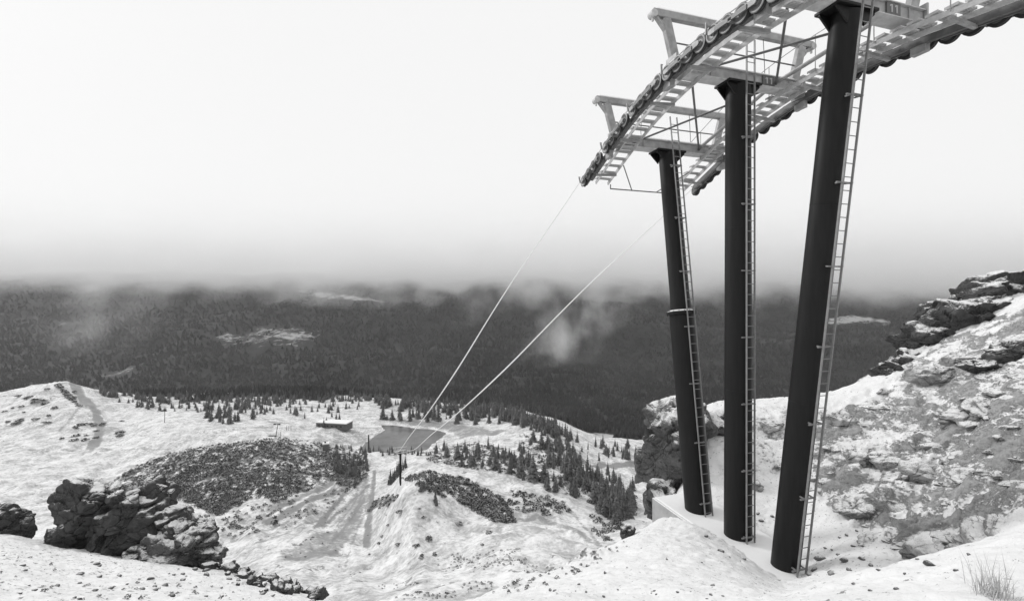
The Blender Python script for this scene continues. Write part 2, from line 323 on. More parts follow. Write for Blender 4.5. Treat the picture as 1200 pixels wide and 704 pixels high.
# ------------------------------------------------------------------ terrain (depth profiles along view directions, read from the photo)
FAR = [(1000, 495), (1500, 455), (2000, 408), (2500, 374), (3000, 346), (3300, 332), (3700, 322), (4500, 322), (7500, 330)]
NEAR = [(1.2, 1040), (2.4, 775)]
P = {
 -800: [(4, 690), (8, 655), (14, 612), (18, 632), (22, 700), (60, 720), (150, 640), (270, 600), (330, 560), (420, 530), (560, 495), (700, 470), (850, 478)],
 0: [(3.2, 708), (6, 690), (10, 660), (14, 634), (16, 622), (18, 632), (22, 700), (60, 760), (150, 680), (240, 612), (270, 600), (330, 562), (420, 531), (480, 512), (560, 482), (640, 462), (720, 464), (850, 478)],
 70: [(3.2, 708), (6, 695), (10, 672), (14, 646), (16, 636), (18, 648), (22, 710), (60, 770), (150, 690), (240, 612), (270, 598), (330, 562), (420, 531), (470, 512), (540, 478), (620, 447), (660, 445), (740, 466), (850, 478)],
 130: [(3.2, 708), (6, 698), (10, 680), (14, 655), (16.5, 646), (19, 660), (23, 715), (60, 775), (150, 690), (230, 612), (270, 592), (330, 560), (420, 530), (480, 513), (560, 490), (640, 466), (700, 460), (850, 475)],
 200: [(3.2, 708), (6, 702), (10, 687), (14, 666), (16.5, 658), (19, 680), (24, 740), (60, 790), (150, 700), (215, 608), (240, 590), (280, 560), (325, 531), (350, 545), (385, 536), (430, 508), (500, 492), (600, 476), (700, 468), (800, 462), (900, 470)],
 260: [(3.2, 709), (6, 706), (10, 693), (14, 674), (16, 668), (19, 690), (24, 750), (60, 790), (150, 700), (200, 640), (225, 606), (260, 572), (300, 540), (335, 519), (360, 536), (390, 530), (430, 503), (500, 490), (600, 476), (700, 467), (800, 460), (900, 470)],
 330: [(3.2, 712), (6, 712), (10, 703), (14, 690), (16, 687), (19, 705), (24, 760), (60, 800), (130, 700), (185, 642), (220, 612), (255, 575), (295, 545), (330, 518), (345, 515), (368, 532), (395, 522), (450, 499), (520, 488), (620, 474), (720, 464), (800, 458), (900, 470)],
 400: [(3.2, 720), (6, 724), (10, 716), (14, 706), (17, 708), (24, 780), (60, 810), (120, 710), (180, 655), (215, 625), (250, 595), (285, 570), (325, 545), (352, 529), (375, 538), (400, 532), (430, 514), (470, 503), (530, 490), (640, 473), (720, 466), (800, 460), (900, 472)],
 440: [(3.2, 722), (8, 735), (14, 745), (24, 790), (60, 810), (110, 712), (165, 665), (200, 640), (240, 605), (290, 570), (345, 540), (380, 528), (425, 529), (440, 523), (520, 497), (560, 489), (640, 472), (700, 466), (760, 464), (900, 476)],
 480: [(3.2, 722), (8, 740), (14, 755), (24, 790), (60, 805), (105, 708), (145, 668), (168, 630), (184, 592), (197, 565), (212, 550), (240, 544), (300, 543), (380, 538), (422, 530), (440, 524), (500, 504), (530, 494), (560, 487), (640, 470), (700, 467), (900, 480)],
 540: [(3.2, 714), (8, 708), (11, 706), (14, 718), (24, 790), (60, 800), (105, 706), (140, 672), (165, 640), (190, 610), (215, 580), (240, 556), (270, 540), (320, 533), (400, 522), (450, 512), (500, 502), (540, 492), (600, 478), (650, 472), (720, 478), (900, 488)],
 600: [(3.2, 711), (7, 698), (10, 685), (12, 682), (15, 710), (24, 780), (60, 790), (110, 692), (135, 662), (165, 622), (210, 580), (250, 552), (300, 530), (380, 508), (450, 496), (520, 486), (600, 477), (700, 482), (950, 498)],
 650: [(3.2, 710), (7, 692), (10, 673), (12.5, 664), (16, 690), (24, 760), (60, 770), (120, 680), (150, 645), (180, 610), (220, 575), (260, 550), (320, 520), (400, 502), (460, 490), (520, 488), (700, 495), (950, 500)],
 700: [(3.2, 709), (7, 688), (10, 664), (13.5, 641), (17, 670), (24, 730), (60, 760), (120, 672), (150, 641), (180, 618), (210, 600), (250, 570), (290, 556), (330, 543), (400, 525), (450, 514), (500, 514), (650, 515), (950, 506)],
 740: [(3.2, 708), (7, 684), (10, 656), (13, 632), (15, 622), (18, 650), (24, 720), (60, 740), (120, 660), (180, 620), (230, 590), (270, 570), (330, 545), (400, 528), (460, 515), (520, 514), (650, 515), (950, 506)],
 775: [(3.2, 708), (7, 682), (10, 652), (13, 625), (15, 609), (16.5, 601), (18, 602), (22, 650), (26, 690), (60, 720), (120, 650), (250, 590), (350, 560), (500, 530), (650, 515), (950, 505)],
 810: [(3.2, 708), (7, 682), (9.5, 657), (12, 634), (13.5, 617), (15, 600), (16.5, 580), (18, 552), (20, 515), (22, 485), (24, 471), (26, 482), (30, 530), (60, 700), (150, 700), (300, 650), (600, 560), (950, 503)],
 865: [(3.2, 708), (7, 684), (10, 664), (12, 648), (13.4, 634), (15, 606), (17, 570), (19.5, 520), (22, 486), (24.5, 466), (27, 478), (32, 540), (60, 700), (150, 700), (300, 650), (600, 560), (950, 503)],
 917: [(3.2, 710), (6, 701), (8, 695), (10, 691), (11.94, 679), (13.5, 646), (15.5, 600), (18, 550), (20.5, 505), (23, 475), (25, 464), (28, 478), (34, 550), (60, 700), (150, 700), (300, 650), (600, 560), (950, 503)],
 980: [(3.2, 708), (5.5, 682), (7, 686), (9, 688), (11, 664), (12.5, 640), (14.5, 600), (17, 550), (20, 500), (23, 468), (25.5, 457), (28, 468), (34, 550), (60, 700), (150, 700), (300, 650), (600, 560), (950, 503)],
 1030: [(3.2, 706), (5.5, 666), (7, 676), (9, 684), (10.5, 664), (12.5, 622), (15, 572), (18, 520), (21, 480), (25, 444), (28, 432), (31, 445), (36, 550), (60, 700), (150, 700), (300, 650), (600, 560), (950, 503)],
 1100: [(3.2, 704), (5.5, 648), (7, 662), (9, 668), (11, 643), (13, 596), (16, 532), (20, 467), (24, 415), (27, 385), (30, 385), (34, 430), (40, 560), (60, 690), (150, 700), (300, 650), (600, 560), (950, 503)],
 1200: [(3.2, 700), (5, 627), (6.5, 632), (8, 624), (9, 610), (12, 547), (16, 462), (20, 398), (24, 352), (27, 338), (31, 350), (36, 430), (44, 560), (60, 670), (150, 690), (300, 650), (600, 560), (950, 503)],
 1800: [(3, 690), (5, 570), (9, 500), (14, 430), (20, 340), (27, 290), (33, 300), (40, 400), (60, 600), (150, 680), (300, 650), (600, 560), (950, 503)],
}
def seg(a, b, n): return np.exp(np.linspace(math.log(a), math.log(b), n, endpoint=False))
ROWS = np.concatenate([seg(1.2, 4, 70), seg(4, 30, 400), seg(30, 150, 80), seg(150, 900, 240), seg(900, 7500, 140), [7500.0]])
TC = np.concatenate([np.linspace(-2.4, -1.24, 25, endpoint=False), np.linspace(-1.24, 1.24, 690), np.linspace(1.24, 2.4, 26)[1:]])
LR = np.log(ROWS)
keys = sorted(P); ZC = []
for k in keys:
    pts = NEAR + P[k] + [f for f in FAR if f[0] > P[k][-1][0] + 40]
    d = np.array([p[0] for p in pts], float); z = -(np.array([p[1] for p in pts], float) - 352) / F * d
    ZC.append(np.interp(LR, np.log(d), z / d))           # interpolate the slope z/d
ZC = np.array(ZC); tk = (np.array(keys, float) - 600) / F
idx = np.clip(np.searchsorted(tk, TC) - 1, 0, len(tk) - 2)
wt = np.clip((TC - tk[idx]) / (tk[idx + 1] - tk[idx]), 0, 1)
Q = (ZC[idx] * (1 - wt)[:, None] + ZC[idx + 1] * wt[:, None])
def blur(A, s, ax):
    r = int(3 * s); k = np.exp(-0.5 * (np.arange(-r, r + 1) / s) ** 2); k /= k.sum()
    pad = [(0, 0), (0, 0)]; pad[ax] = (r, r); B = np.pad(A, pad, mode='edge')
    out = np.zeros_like(A); n = A.shape[ax]
    for i, kk in enumerate(k): out += kk * (B[i:i + n] if ax == 0 else B[:, i:i + n])
    return out
Q = blur(blur(Q, 7.0, 0), 3.0, 1)
D = np.broadcast_to(ROWS[None, :], Q.shape).copy(); T_ = np.broadcast_to(TC[:, None], Q.shape)
X = T_ * D; Z = Q * D
PX = 600 + F * T_; PY = 352 - F * Z / D

# --- area masks from outlines read in the photo
def psdf(px, py, poly):
    d = np.full(px.shape, 1e18); ins = np.zeros(px.shape, bool); n = len(poly)
    for i in range(n):
        x1, y1 = poly[i]; x2, y2 = poly[(i + 1) % n]; ex, ey = x2 - x1, y2 - y1
        u = np.clip(((px - x1) * ex + (py - y1) * ey) / (ex * ex + ey * ey + 1e-9), 0, 1)
        d = np.minimum(d, (px - x1 - u * ex) ** 2 + (py - y1 - u * ey) ** 2)
        if abs(ey) > 1e-9:
            c = ((y1 > py) != (y2 > py)) & (px < ex * (py - y1) / ey + x1); ins ^= c
    d = np.sqrt(d); return np.where(ins, d, -d)
def ldist(px, py, line):
    d = np.full(px.shape, 1e18)
    for (x1, y1), (x2, y2) in zip(line[:-1], line[1:]):
        ex, ey = x2 - x1, y2 - y1
        u = np.clip(((px - x1) * ex + (py - y1) * ey) / (ex * ex + ey * ey + 1e-9), 0, 1)
        d = np.minimum(d, (px - x1 - u * ex) ** 2 + (py - y1 - u * ey) ** 2)
    return np.sqrt(d)
def area(A, poly, val, d0, d1, soft=8, jit=6, seed=1):
    xs = [p[0] for p in poly]; ys = [p[1] for p in poly]; mg = soft + jit + 4
    m = (D >= d0) & (D <= d1) & (PX > min(xs) - mg) & (PX < max(xs) + mg) & (PY > min(ys) - mg) & (PY < max(ys) + mg)
    px, py = PX[m], PY[m]
    s = psdf(px, py, poly) + (fbm2(px / 14, py / 9, 3, seed) - 0.5) * 2 * jit
    A[m] = np.maximum(A[m], val * sstep(-soft, soft, s))
def stroke(A, line, val, w, d0, d1, soft=1.5, seed=3):
    xs = [p[0] for p in line]; ys = [p[1] for p in line]; mg = w + soft + 3
    m = (D >= d0) & (D <= d1) & (PX > min(xs) - mg) & (PX < max(xs) + mg) & (PY > min(ys) - mg) & (PY < max(ys) + mg)
    px, py = PX[m], PY[m]; s = w - ldist(px, py, line) + (fbm2(px / 7, py / 5, 2, seed) - 0.5) * w * 0.8
    A[m] = np.maximum(A[m], val * sstep(-soft, soft, s))
def clear_area(A, poly, d0, d1, soft=4, amount=1.0):
    m = (D >= d0) & (D <= d1); s = psdf(PX[m], PY[m], poly); A[m] *= 1 - amount * sstep(-soft, soft, s)
ROCK = np.zeros_like(Z); DIRT = np.zeros_like(Z); VEG = np.zeros_like(Z); FOR = np.zeros_like(Z); CLR = np.zeros_like(Z)
ZONE = sstep(30, 60, D)
RS = [(958, 484), (1000, 474), (1040, 456), (1080, 436), (1120, 405), (1200, 370), (1700, 200), (1700, 480), (1200, 606), (1130, 634), (1070, 650), (1040, 640), (1000, 612), (958, 590), (946, 540)]
area(ROCK, RS, 0.49, 9, 40, 10, 10, 11)
area(ROCK, [(835, 474), (950, 476), (965, 560), (940, 575), (890, 560), (845, 575)], 0.36, 15, 28, 10, 10, 12)
area(ROCK, [(1020, 455), (1100, 395), (1250, 335), (1700, 150), (1700, 350), (1200, 385), (1100, 432), (1050, 452)], 0.42, 15, 34, 8, 8, 13)
area(ROCK, [(1060, 470), (1110, 470), (1200, 455), (1330, 430), (1330, 560), (1200, 575), (1120, 540), (1060, 520)], 0.56, 12, 40, 16, 14, 14)
area(ROCK, [(1000, 590), (1060, 600), (1130, 600), (1120, 632), (1070, 646), (1030, 630)], 0.70, 9, 30, 8, 8, 15)
m_ = (T_ > 0.22) & (D > 25) & (D < 900); ROCK[m_] = np.maximum(ROCK[m_], 0.6 * sstep(0.22, 0.4, T_[m_]) * sstep(25, 29, D[m_]))
area(ROCK, [(430, 640), (520, 655), (640, 640), (700, 655), (620, 690), (480, 704), (400, 700)], 0.24, 90, 190, 10, 10, 16)
area(ROCK, [(690, 640), (740, 615), (700, 660), (650, 670), (600, 690), (590, 680)], 0.34, 6, 20, 8, 6, 17)
area(ROCK, [(255, 640), (300, 650), (360, 680), (380, 695), (300, 690), (250, 665)], 0.3, 10, 22, 8, 6, 18)
# tracks, scree and shores
area(DIRT, [(428, 560), (440, 575), (425, 612), (402, 648), (345, 662), (318, 652), (372, 628), (408, 594)], 0.46, 140, 400, 7, 6, 21)
area(DIRT, [(430, 592), (418, 625), (396, 655), (352, 663), (322, 655), (385, 622)], 0.62, 140, 400, 4, 3, 20)
sr_ = random.Random(12)
for k in range(22):
    e = sr_.random(); ex, ey = 262 + 170 * e + sr_.uniform(-6, 6), 628 + 34 * e + sr_.uniform(-12, 6); bx, by = 428 + 12 * e + sr_.uniform(-3, 3), 540 + sr_.uniform(0, 30); u0 = sr_.uniform(0, 0.35); cvx = -14 * (1 - e)
    P_ = [(bx + (ex - bx) * u + cvx * math.sin(3.14 * u) * -1, by + (ey - by) * u - 8 * math.sin(3.14 * u) * (1 - e)) for u in np.linspace(u0, sr_.uniform(0.7, 1.0), 9)]
    stroke(DIRT, P_, sr_.uniform(0.45, 0.85), sr_.uniform(0.9, 3.4), 140, 420, 1.6, 400 + k)
for k, ln in enumerate([[(430, 540), (418, 570), (380, 605), (300, 640)], [(434, 545), (420, 590), (365, 635), (330, 655)], [(425, 545), (395, 580), (330, 615), (280, 635)], [(438, 560), (428, 600), (412, 640), (405, 665)], [(434, 580), (432, 610), (430, 640)]]):
    stroke(DIRT, ln, 0.55, 2.2, 140, 420, 2, 30 + k)
area(DIRT, [(440, 493), (470, 494), (530, 497), (600, 505), (585, 515), (540, 513), (520, 506), (470, 501)], 0.62, 400, 640, 3, 2, 22)
area(DIRT, [(362, 502), (400, 500), (440, 497), (452, 505), (430, 526), (392, 526), (362, 514)], 0.42, 370, 560, 5, 5, 23)
stroke(DIRT, [(590, 612), (630, 604), (668, 622), (700, 640)], 0.6, 3.0, 100, 300, 2, 24)
stroke(DIRT, [(655, 590), (672, 600), (690, 625), (704, 640)], 0.55, 2.5, 100, 300, 2, 25)
area(DIRT, [(575, 600), (600, 610), (598, 640), (575, 650), (565, 625)], 0.42, 110, 260, 8, 6, 26)
stroke(DIRT, [(470, 668), (540, 664), (590, 650), (620, 640)], 0.42, 2.0, 90, 260, 2, 27)
stroke(DIRT, [(470, 678), (560, 680), (640, 672)], 0.36, 3.0, 80, 200, 2, 28)
area(DIRT, [(500, 560), (560, 585), (590, 600), (560, 610), (520, 585)], 0.42, 150, 300, 6, 5, 29)
stroke(DIRT, [(-60, 531), (0, 531), (60, 529), (130, 528), (200, 527)], 0.5, 1.6, 330, 700, 1, 41)
stroke(DIRT, [(-20, 544), (60, 541), (110, 542)], 0.34, 1.6, 300, 700, 1, 42)
stroke(DIRT, [(88, 452), (98, 470), (110, 482), (118, 500), (116, 514), (106, 527)], 0.72, 6.0, 380, 760, 3, 43)
stroke(DIRT, [(98, 478), (84, 492), (70, 506)], 0.6, 2.0, 380, 760, 2, 52)
stroke(DIRT, [(70, 455), (82, 466), (96, 478)], 0.6, 2.0, 380, 760, 2, 53)
stroke(DIRT, [(150, 470), (230, 482), (300, 486)], 0.5, 1.4, 380, 900, 1, 54)
stroke(DIRT, [(118, 508), (190, 512), (260, 505), (320, 500)], 0.45, 1.4, 380, 900, 1, 55)
stroke(DIRT, [(0, 500), (30, 498), (60, 503)], 0.5, 1.6, 380, 760, 1, 56)
area(DIRT, [(118, 500), (145, 502), (140, 508), (120, 514)], 0.55, 380, 760, 3, 2, 44)
area(DIRT, [(0, 520), (30, 522), (30, 527), (0, 528)], 0.45, 380, 760, 2, 2, 45)
stroke(DIRT, [(20, 487), (60, 489), (90, 487)], 0.3, 1.4, 380, 760, 1, 46)
stroke(DIRT, [(670, 530), (690, 545), (720, 546), (760, 546)], 0.8, 2.4, 250, 420, 1, 47)
stroke(DIRT, [(305, 487), (312, 482), (350, 478), (410, 478)], 0.5, 1.3, 400, 800, 1, 48)
stroke(DIRT, [(305, 488), (318, 495), (350, 497)], 0.5, 1.3, 400, 800, 1, 49)
area(DIRT, [(255, 590), (330, 590), (400, 560), (425, 555), (400, 590), (330, 620), (270, 630)], 0.36, 180, 340, 8, 8, 50)
# dark ground under shrubs and stands
MOUND = [(128, 566), (160, 545), (200, 531), (260, 519), (330, 512), (385, 519), (430, 530), (432, 556), (415, 572), (385, 566), (350, 578), (322, 590), (300, 578), (280, 592), (255, 604), (225, 590), (180, 580)]
area(VEG, MOUND, 0.60, 190, 400, 5, 5, 51)
BELTS = [([(505, 524), (560, 518), (600, 528), (620, 545), (600, 556), (540, 548), (500, 540)], 0.5), ([(470, 560), (500, 552), (545, 560), (590, 585), (604, 612), (580, 612), (540, 590), (500, 575)], 0.5),
         ([(610, 505), (650, 515), (690, 555), (745, 580), (745, 608), (720, 612), (680, 585), (640, 570), (600, 556)], 0.42), ([(432, 528), (540, 520), (560, 524), (540, 534), (440, 533)], 0.5)]
for k, (pl, v) in enumerate(BELTS): area(VEG, pl, v, 150, 460, 6, 6, 60 + k)
area(VEG, [(436, 588), (460, 578), (468, 582), (455, 594), (430, 600)], 0.7, 150, 300, 3, 2, 66)
# forest from the valley floor up
fe = np.interp(PX[:, 0], [-1000, 0, 60, 130, 200, 300, 440, 540, 600, 660, 700, 2500], [780, 780, 780, 780, 800, 800, 760, 720, 660, 620, 640, 640])
FOR = sstep(0.94, 1.04, D / fe[:, None] + 0.55 * (fbm2(X * 0.012, D * 0.010, 4, 79) - 0.5) * (X < 100))
area(CLR, [(255, 392), (290, 386), (340, 384), (385, 392), (350, 402), (290, 408), (262, 402)], 0.62, 1000, 4000, 6, 4, 71)
area(CLR, [(340, 338), (380, 342), (440, 345), (455, 352), (420, 354), (370, 348)], 0.75, 1500, 6000, 4, 3, 72)
area(CLR, [(60, 372), (90, 374), (110, 378), (70, 380)], 0.6, 1200, 5000, 3, 3, 73)
area(CLR, [(960, 366), (1010, 368), (1055, 376), (1050, 380), (1000, 374), (950, 372)], 0.9, 1500, 6000, 3, 2, 74)
area(CLR, [(110, 425), (160, 426), (150, 432), (120, 432)], 0.5, 1000, 3000, 3, 3, 75)
area(CLR, [(130, 445), (240, 448), (330, 450), (420, 452), (420, 470), (300, 466), (200, 466), (140, 458)], 0.42, 780, 1700, 6, 5, 76)
area(CLR, [(660, 505), (700, 506), (740, 512), (700, 520), (670, 516)], 0.9, 500, 1000, 4, 3, 77)
area(CLR, [(870, 380), (900, 385), (930, 405), (920, 415), (890, 400)], 0.28, 1200, 3500, 6, 5, 78)

# --- relief on top of the profiles
nearw = 1 - sstep(35, 60, D)
Z += nearw * 0.22 * (fbm2(X * 0.7, D * 0.7, 4, 101) - 0.5) * sstep(2, 5, D)
Z += nearw * 0.11 * (fbm2(X * 4, D * 4, 3, 102) - 0.5)
rk = nearw * np.clip(ROCK * 1.5, 0, 1) * (D < 40)
wx = X + 1.2 * fbm2(X * 0.4, D * 0.4, 3, 103); wy = D + 1.2 * fbm2(X * 0.4 + 9, D * 0.4, 3, 104)
def cells(x, y, seed):
    ix, iy = np.floor(x), np.floor(y); d1 = np.full(x.shape, 9.0); d2 = np.full(x.shape, 9.0); v = np.zeros(x.shape); tx = np.zeros(x.shape)
    for a in (-1, 0, 1):
        for b in (-1, 0, 1):
            cx_, cy_ = ix + a, iy + b; z0 = np.zeros_like(ix); jx, jy = _h(cx_, cy_, z0, seed), _h(cx_, cy_, z0 + 1, seed)
            dx, dy = x - cx_ - jx, y - cy_ - jy; d = np.sqrt(dx * dx + dy * dy); r = _h(cx_, cy_, z0 + 2, seed); q = _h(cx_, cy_, z0 + 3, seed) - 0.5
            m = d < d1; d2 = np.where(m, d1, np.minimum(d2, d)); v = np.where(m, r, v); tx = np.where(m, q * dx + (_h(cx_, cy_, z0 + 4, seed) - 0.5) * dy, tx); d1 = np.where(m, d, d1)
    return v - 0.5, tx, d2 - d1
rm = (rk > 0.02); xr, yr = wx[rm], wy[rm]; zr0 = Z[rm]
c1, t1, g1 = cells(xr * 0.5 + 0.2 * yr, yr * 0.75 - 0.1 * xr, 105); c2, t2_, g2 = cells(xr * 1.3 + 0.4 * yr, yr * 1.7 - 0.2 * xr, 106); c3, t3, g3 = cells(xr * 3.4, yr * 3.8, 107)
dz = (0.75 * c1 + 0.55 * t1) * sstep(0, 0.30, g1) + (0.34 * c2 + 0.40 * t2_) * sstep(0, 0.32, g2) + (0.10 * c3 + 0.12 * t3) * sstep(0, 0.3, g3) + 0.14 * (fbm2(xr * 2.5, yr * 2.5, 4, 108) - 0.5)
Z[rm] += rk[rm] * dz
gt_ = np.gradient(Z, TC, axis=0); gy_ = np.gradient(Z, ROWS, axis=1) - T_ / D * gt_; slope = np.sqrt((gt_ / D) ** 2 + gy_ ** 2)
hol = Z - blur(blur(np.where(D < 45, Z, 0), 6, 0), 6, 1)
lie = blur(blur(sstep(0.25, 0.95, slope), 1.6, 0), 2.4, 1) + np.clip(hol * 1.6, -0.25, 0.25)
nr_m = (D < 40); ROCK[nr_m] = np.where(ROCK[nr_m] > 0.03, np.clip(ROCK[nr_m] * (0.70 + 0.55 * lie[nr_m]), 0.02, 1), 0)
va = sstep(60, 160, D) * (1 - sstep(800, 1000, D))
Z += va * (5.0 * (fbm2(X * 0.022, D * 0.022, 4, 108) - 0.5) + 1.3 * (fbm2(X * 0.12, D * 0.12, 3, 109) - 0.5))
gul = 1 - np.abs(2 * fbm2(X * 0.05 + D * 0.02, D * 0.018 - X * 0.01, 4, 112) - 1)
Z += va * (1 - sstep(420, 520, D)) * 4.5 * (gul - 0.7)
hl = np.exp(-((X + 0.99 * D) / (0.14 * D)) ** 2) * sstep(420, 560, D) * (1 - sstep(700, 800, D))
Z += hl * 13.0 * ((1 - np.abs(2 * fbm2(X * 0.018, D * 0.012, 4, 113) - 1)) - 0.6)
Z += va * 3.4 * ((1 - np.abs(2 * fbm2(X * 0.03 + 7, D * 0.022, 5, 114) - 1)) - 0.7) * sstep(180, 300, D)
fa = sstep(900, 1600, D)
Z += fa * (150 * (fbm2(X * 0.0016, D * 0.0016, 5, 110) - 0.5) + 12 * (fbm2(X * 0.02, D * 0.02, 2, 111) - 0.5))
# lake basin: flat bed under the water sheet
LAKE_Z = -139.0
LAKEP = [(420, 527), (436, 514), (452, 504), (448, 498), (470, 499), (505, 503), (522, 507), (516, 515), (505, 520), (500, 528), (470, 532)]
def at_lake(p): d = -LAKE_Z * F / (p[1] - 352); return ((p[0] - 600) / F * d, d)
LK = [at_lake(p) for p in LAKEP]
lm = (D > 380) & (D < 560) & (np.abs(T_) < 0.6)
sl = psdf(X[lm], D[lm], LK) + 9 * (fbm2(X[lm] * 0.05, D[lm] * 0.05, 3, 131) - 0.5)
tgt = LAKE_Z - 1.2 * sstep(-2, 14, sl) + 2.0 * (1 - sstep(-26, 0, sl))
w_ = sstep(-40, -2, sl); Z[lm] = Z[lm] * (1 - w_) + tgt * w_
Z[lm] = np.where(sl < -0.5, np.maximum(Z[lm], LAKE_Z + 0.25 + 0.05 * np.minimum(-sl, 40) * (sl > -70) - 60 * (sl <= -70)), Z[lm])
PYF = 352 - F * Z / D

# --- lookups on the finished ground
def zat(x, y):
    t = np.clip(x / y, TC[0], TC[-1]); i = np.clip(np.searchsorted(TC, t) - 1, 0, len(TC) - 2); j = np.clip(np.searchsorted(ROWS, y) - 1, 0, len(ROWS) - 2)
    a = (t - TC[i]) / (TC[i + 1] - TC[i]); b = (y - ROWS[j]) / (ROWS[j + 1] - ROWS[j])
    return (Z[i, j] * (1 - a) + Z[i + 1, j] * a) * (1 - b) + (Z[i, j + 1] * (1 - a) + Z[i + 1, j + 1] * a) * b
def gz(x, y): return float(zat(np.array([x]), np.array([y]))[0])
def hit(px, py, dmin=0.0, dmax=1e9, lip=False):
    """first ground point along the ray through a photo pixel"""
    t = (px - 600) / F; i = int(np.clip(np.searchsorted(TC, t) - 1, 0, len(TC) - 2)); a = (t - TC[i]) / (TC[i + 1] - TC[i])
    c = PYF[i] * (1 - a) + PYF[i + 1] * a
    ok = np.nonzero((c <= py) & (ROWS >= dmin) & (ROWS <= dmax))[0]
    if len(ok) == 0:
        m = np.nonzero((ROWS >= dmin) & (ROWS <= dmax))[0]; j = m[np.argmin(c[m])]; d = ROWS[j]
        return Vector((t * d, d, gz(t * d, d))) if lip and c[j] - py < 14 else None
    j = ok[0]; d = ROWS[j]
    if j > 0 and c[j - 1] > py:
        u = (c[j - 1] - py) / (c[j - 1] - c[j] + 1e-9); d = ROWS[j - 1] + (ROWS[j] - ROWS[j - 1]) * u
    return Vector((t * d, d, gz(t * d, d)))

nt_, nr_ = Z.shape
Vt = np.stack([X, D, Z], -1).reshape(-1, 3)
ii = np.arange(nt_ - 1)[:, None] * nr_ + np.arange(nr_ - 1)[None, :]
Qd = np.stack([ii, ii + nr_, ii + nr_ + 1, ii + 1], -1).reshape(-1, 4)
me = np_mesh('terrain', Vt, Qd, M['ground'], True)
ca = me.color_attributes.new('cover', 'FLOAT_COLOR', 'POINT'); ca.data.foreach_set('color', np.stack([ROCK, DIRT, VEG, np.ones_like(Z)], -1).astype(np.float32).ravel())
cz = me.color_attributes.new('zone', 'FLOAT_COLOR', 'POINT'); cz.data.foreach_set('color', np.stack([ZONE, FOR, CLR, np.ones_like(Z)], -1).astype(np.float32).ravel())
terrain = bpy.data.objects.new('terrain', me); col.objects.link(terrain); tag(terrain, kind='structure')

# water of the reservoir
mw, ntw, bwat = new_mat('lake_water'); bwat.inputs['Base Color'].default_value = (0.10, 0.10, 0.10, 1); bwat.inputs['Roughness'].default_value = 0.28; bwat.inputs['IOR'].default_value = 1.33
nzw = noise(ntw, ntw.nodes.new('ShaderNodeTexCoord').outputs['Object'], 0.05, 6, 0.65); grey(ntw, lin(ntw, nzw, 0.3, 0.7, 0.06, 0.19), bwat)
tcw = ntw.nodes.new('ShaderNodeTexCoord').outputs['Object']; bump(ntw, noise(ntw, tcw, 0.6, 4, 0.6), bwat, 0.3, 0.2)
cx = sum(p[0] for p in LK) / len(LK); cy = sum(p[1] for p in LK) / len(LK)
ring = [(cx + (p[0] - cx) * 1.10, cy + (p[1] - cy) * 1.06, LAKE_Z) for p in LK]
lake = mesh_obj('lake', [(cx, cy, LAKE_Z)] + ring, [(0, i + 1, (i + 1) % len(ring) + 1) for i in range(len(ring))], mw); tag(lake, kind='structure')

# ------------------------------------------------------------------ forest on the far mountainside (one mass)
def scatter_cones(name, pos, h, w, mats, tiers=2, sides=4, kindlabel=None, cat=None):
    n = len(pos); prot_V = []; prot_F = []
    for k in range(tiers):
        z0 = 0.08 + 0.42 * k / max(1, tiers - 1) if tiers > 1 else 0.05; z1 = 1.0 if k == tiers - 1 else 0.72; r = 0.5 * (1 - 0.42 * k / max(1, tiers - 1)) if tiers > 1 else 0.5
        b = len(prot_V)
        for s in range(sides):
            a = 2 * math.pi * (s + 0.5 * k) / sides; prot_V.append((r * math.cos(a), r * math.sin(a), z0))
        prot_V.append((0, 0, z1)); prot_F += [(b + s, b + (s + 1) % sides, b + sides) for s in range(sides)]
    pv = np.array(prot_V); pf = np.array(prot_F)
    ang = RNG.uniform(0, 6.28, n); c, s = np.cos(ang)[:, None], np.sin(ang)[:, None]
    jx = 1 + RNG.uniform(-0.25, 0.25, (n, len(pv)))
    vx = (pv[None, :, 0] * c - pv[None, :, 1] * s) * w[:, None] * jx; vy = (pv[None, :, 0] * s + pv[None, :, 1] * c) * w[:, None] * jx
    vz = pv[None, :, 2] * h[:, None]
    V = np.stack([vx + pos[:, 0:1], vy + pos[:, 1:2], vz + pos[:, 2:3]], -1).reshape(-1, 3)
    Fc = (pf[None] + (np.arange(n) * len(pv))[:, None, None]).reshape(-1, 3)
    me = np_mesh(name, V, Fc, mats); o = bpy.data.objects.new(name, me); col.objects.link(o)
    return o
def pick(A, x, y):
    t = np.clip(x / y, TC[0], TC[-1]); i = np.clip(np.searchsorted(TC, t), 0, len(TC) - 1); j = np.clip(np.searchsorted(ROWS, y), 0, len(ROWS) - 1)
    return A[i, j]
nF = 80000
dd = np.exp(RNG.uniform(math.log(560), math.log(3600), nF)); tt = RNG.uniform(-1.45, 1.45, nF); xx = tt * dd
keep = (pick(FOR, xx, dd) > 0.6) & (pick(CLR, xx, dd) + 1.2 * (fbm2(xx * 0.02, dd * 0.012, 3, 201) - 0.5) < 0.36)
xx, dd = xx[keep], dd[keep]; hh = RNG.uniform(8, 17, len(dd)); 
fpos = np.stack([xx, dd, zat(xx, dd) - 0.4], -1)
fo = scatter_cones('forest', fpos, hh, hh * RNG.uniform(0.42, 0.62, len(dd)) * (1 + dd / 3500), M['needle_far'])
tag(fo, 'dark unbroken conifer forest covering the far mountainside below the cloud', 'forest', kind='stuff')

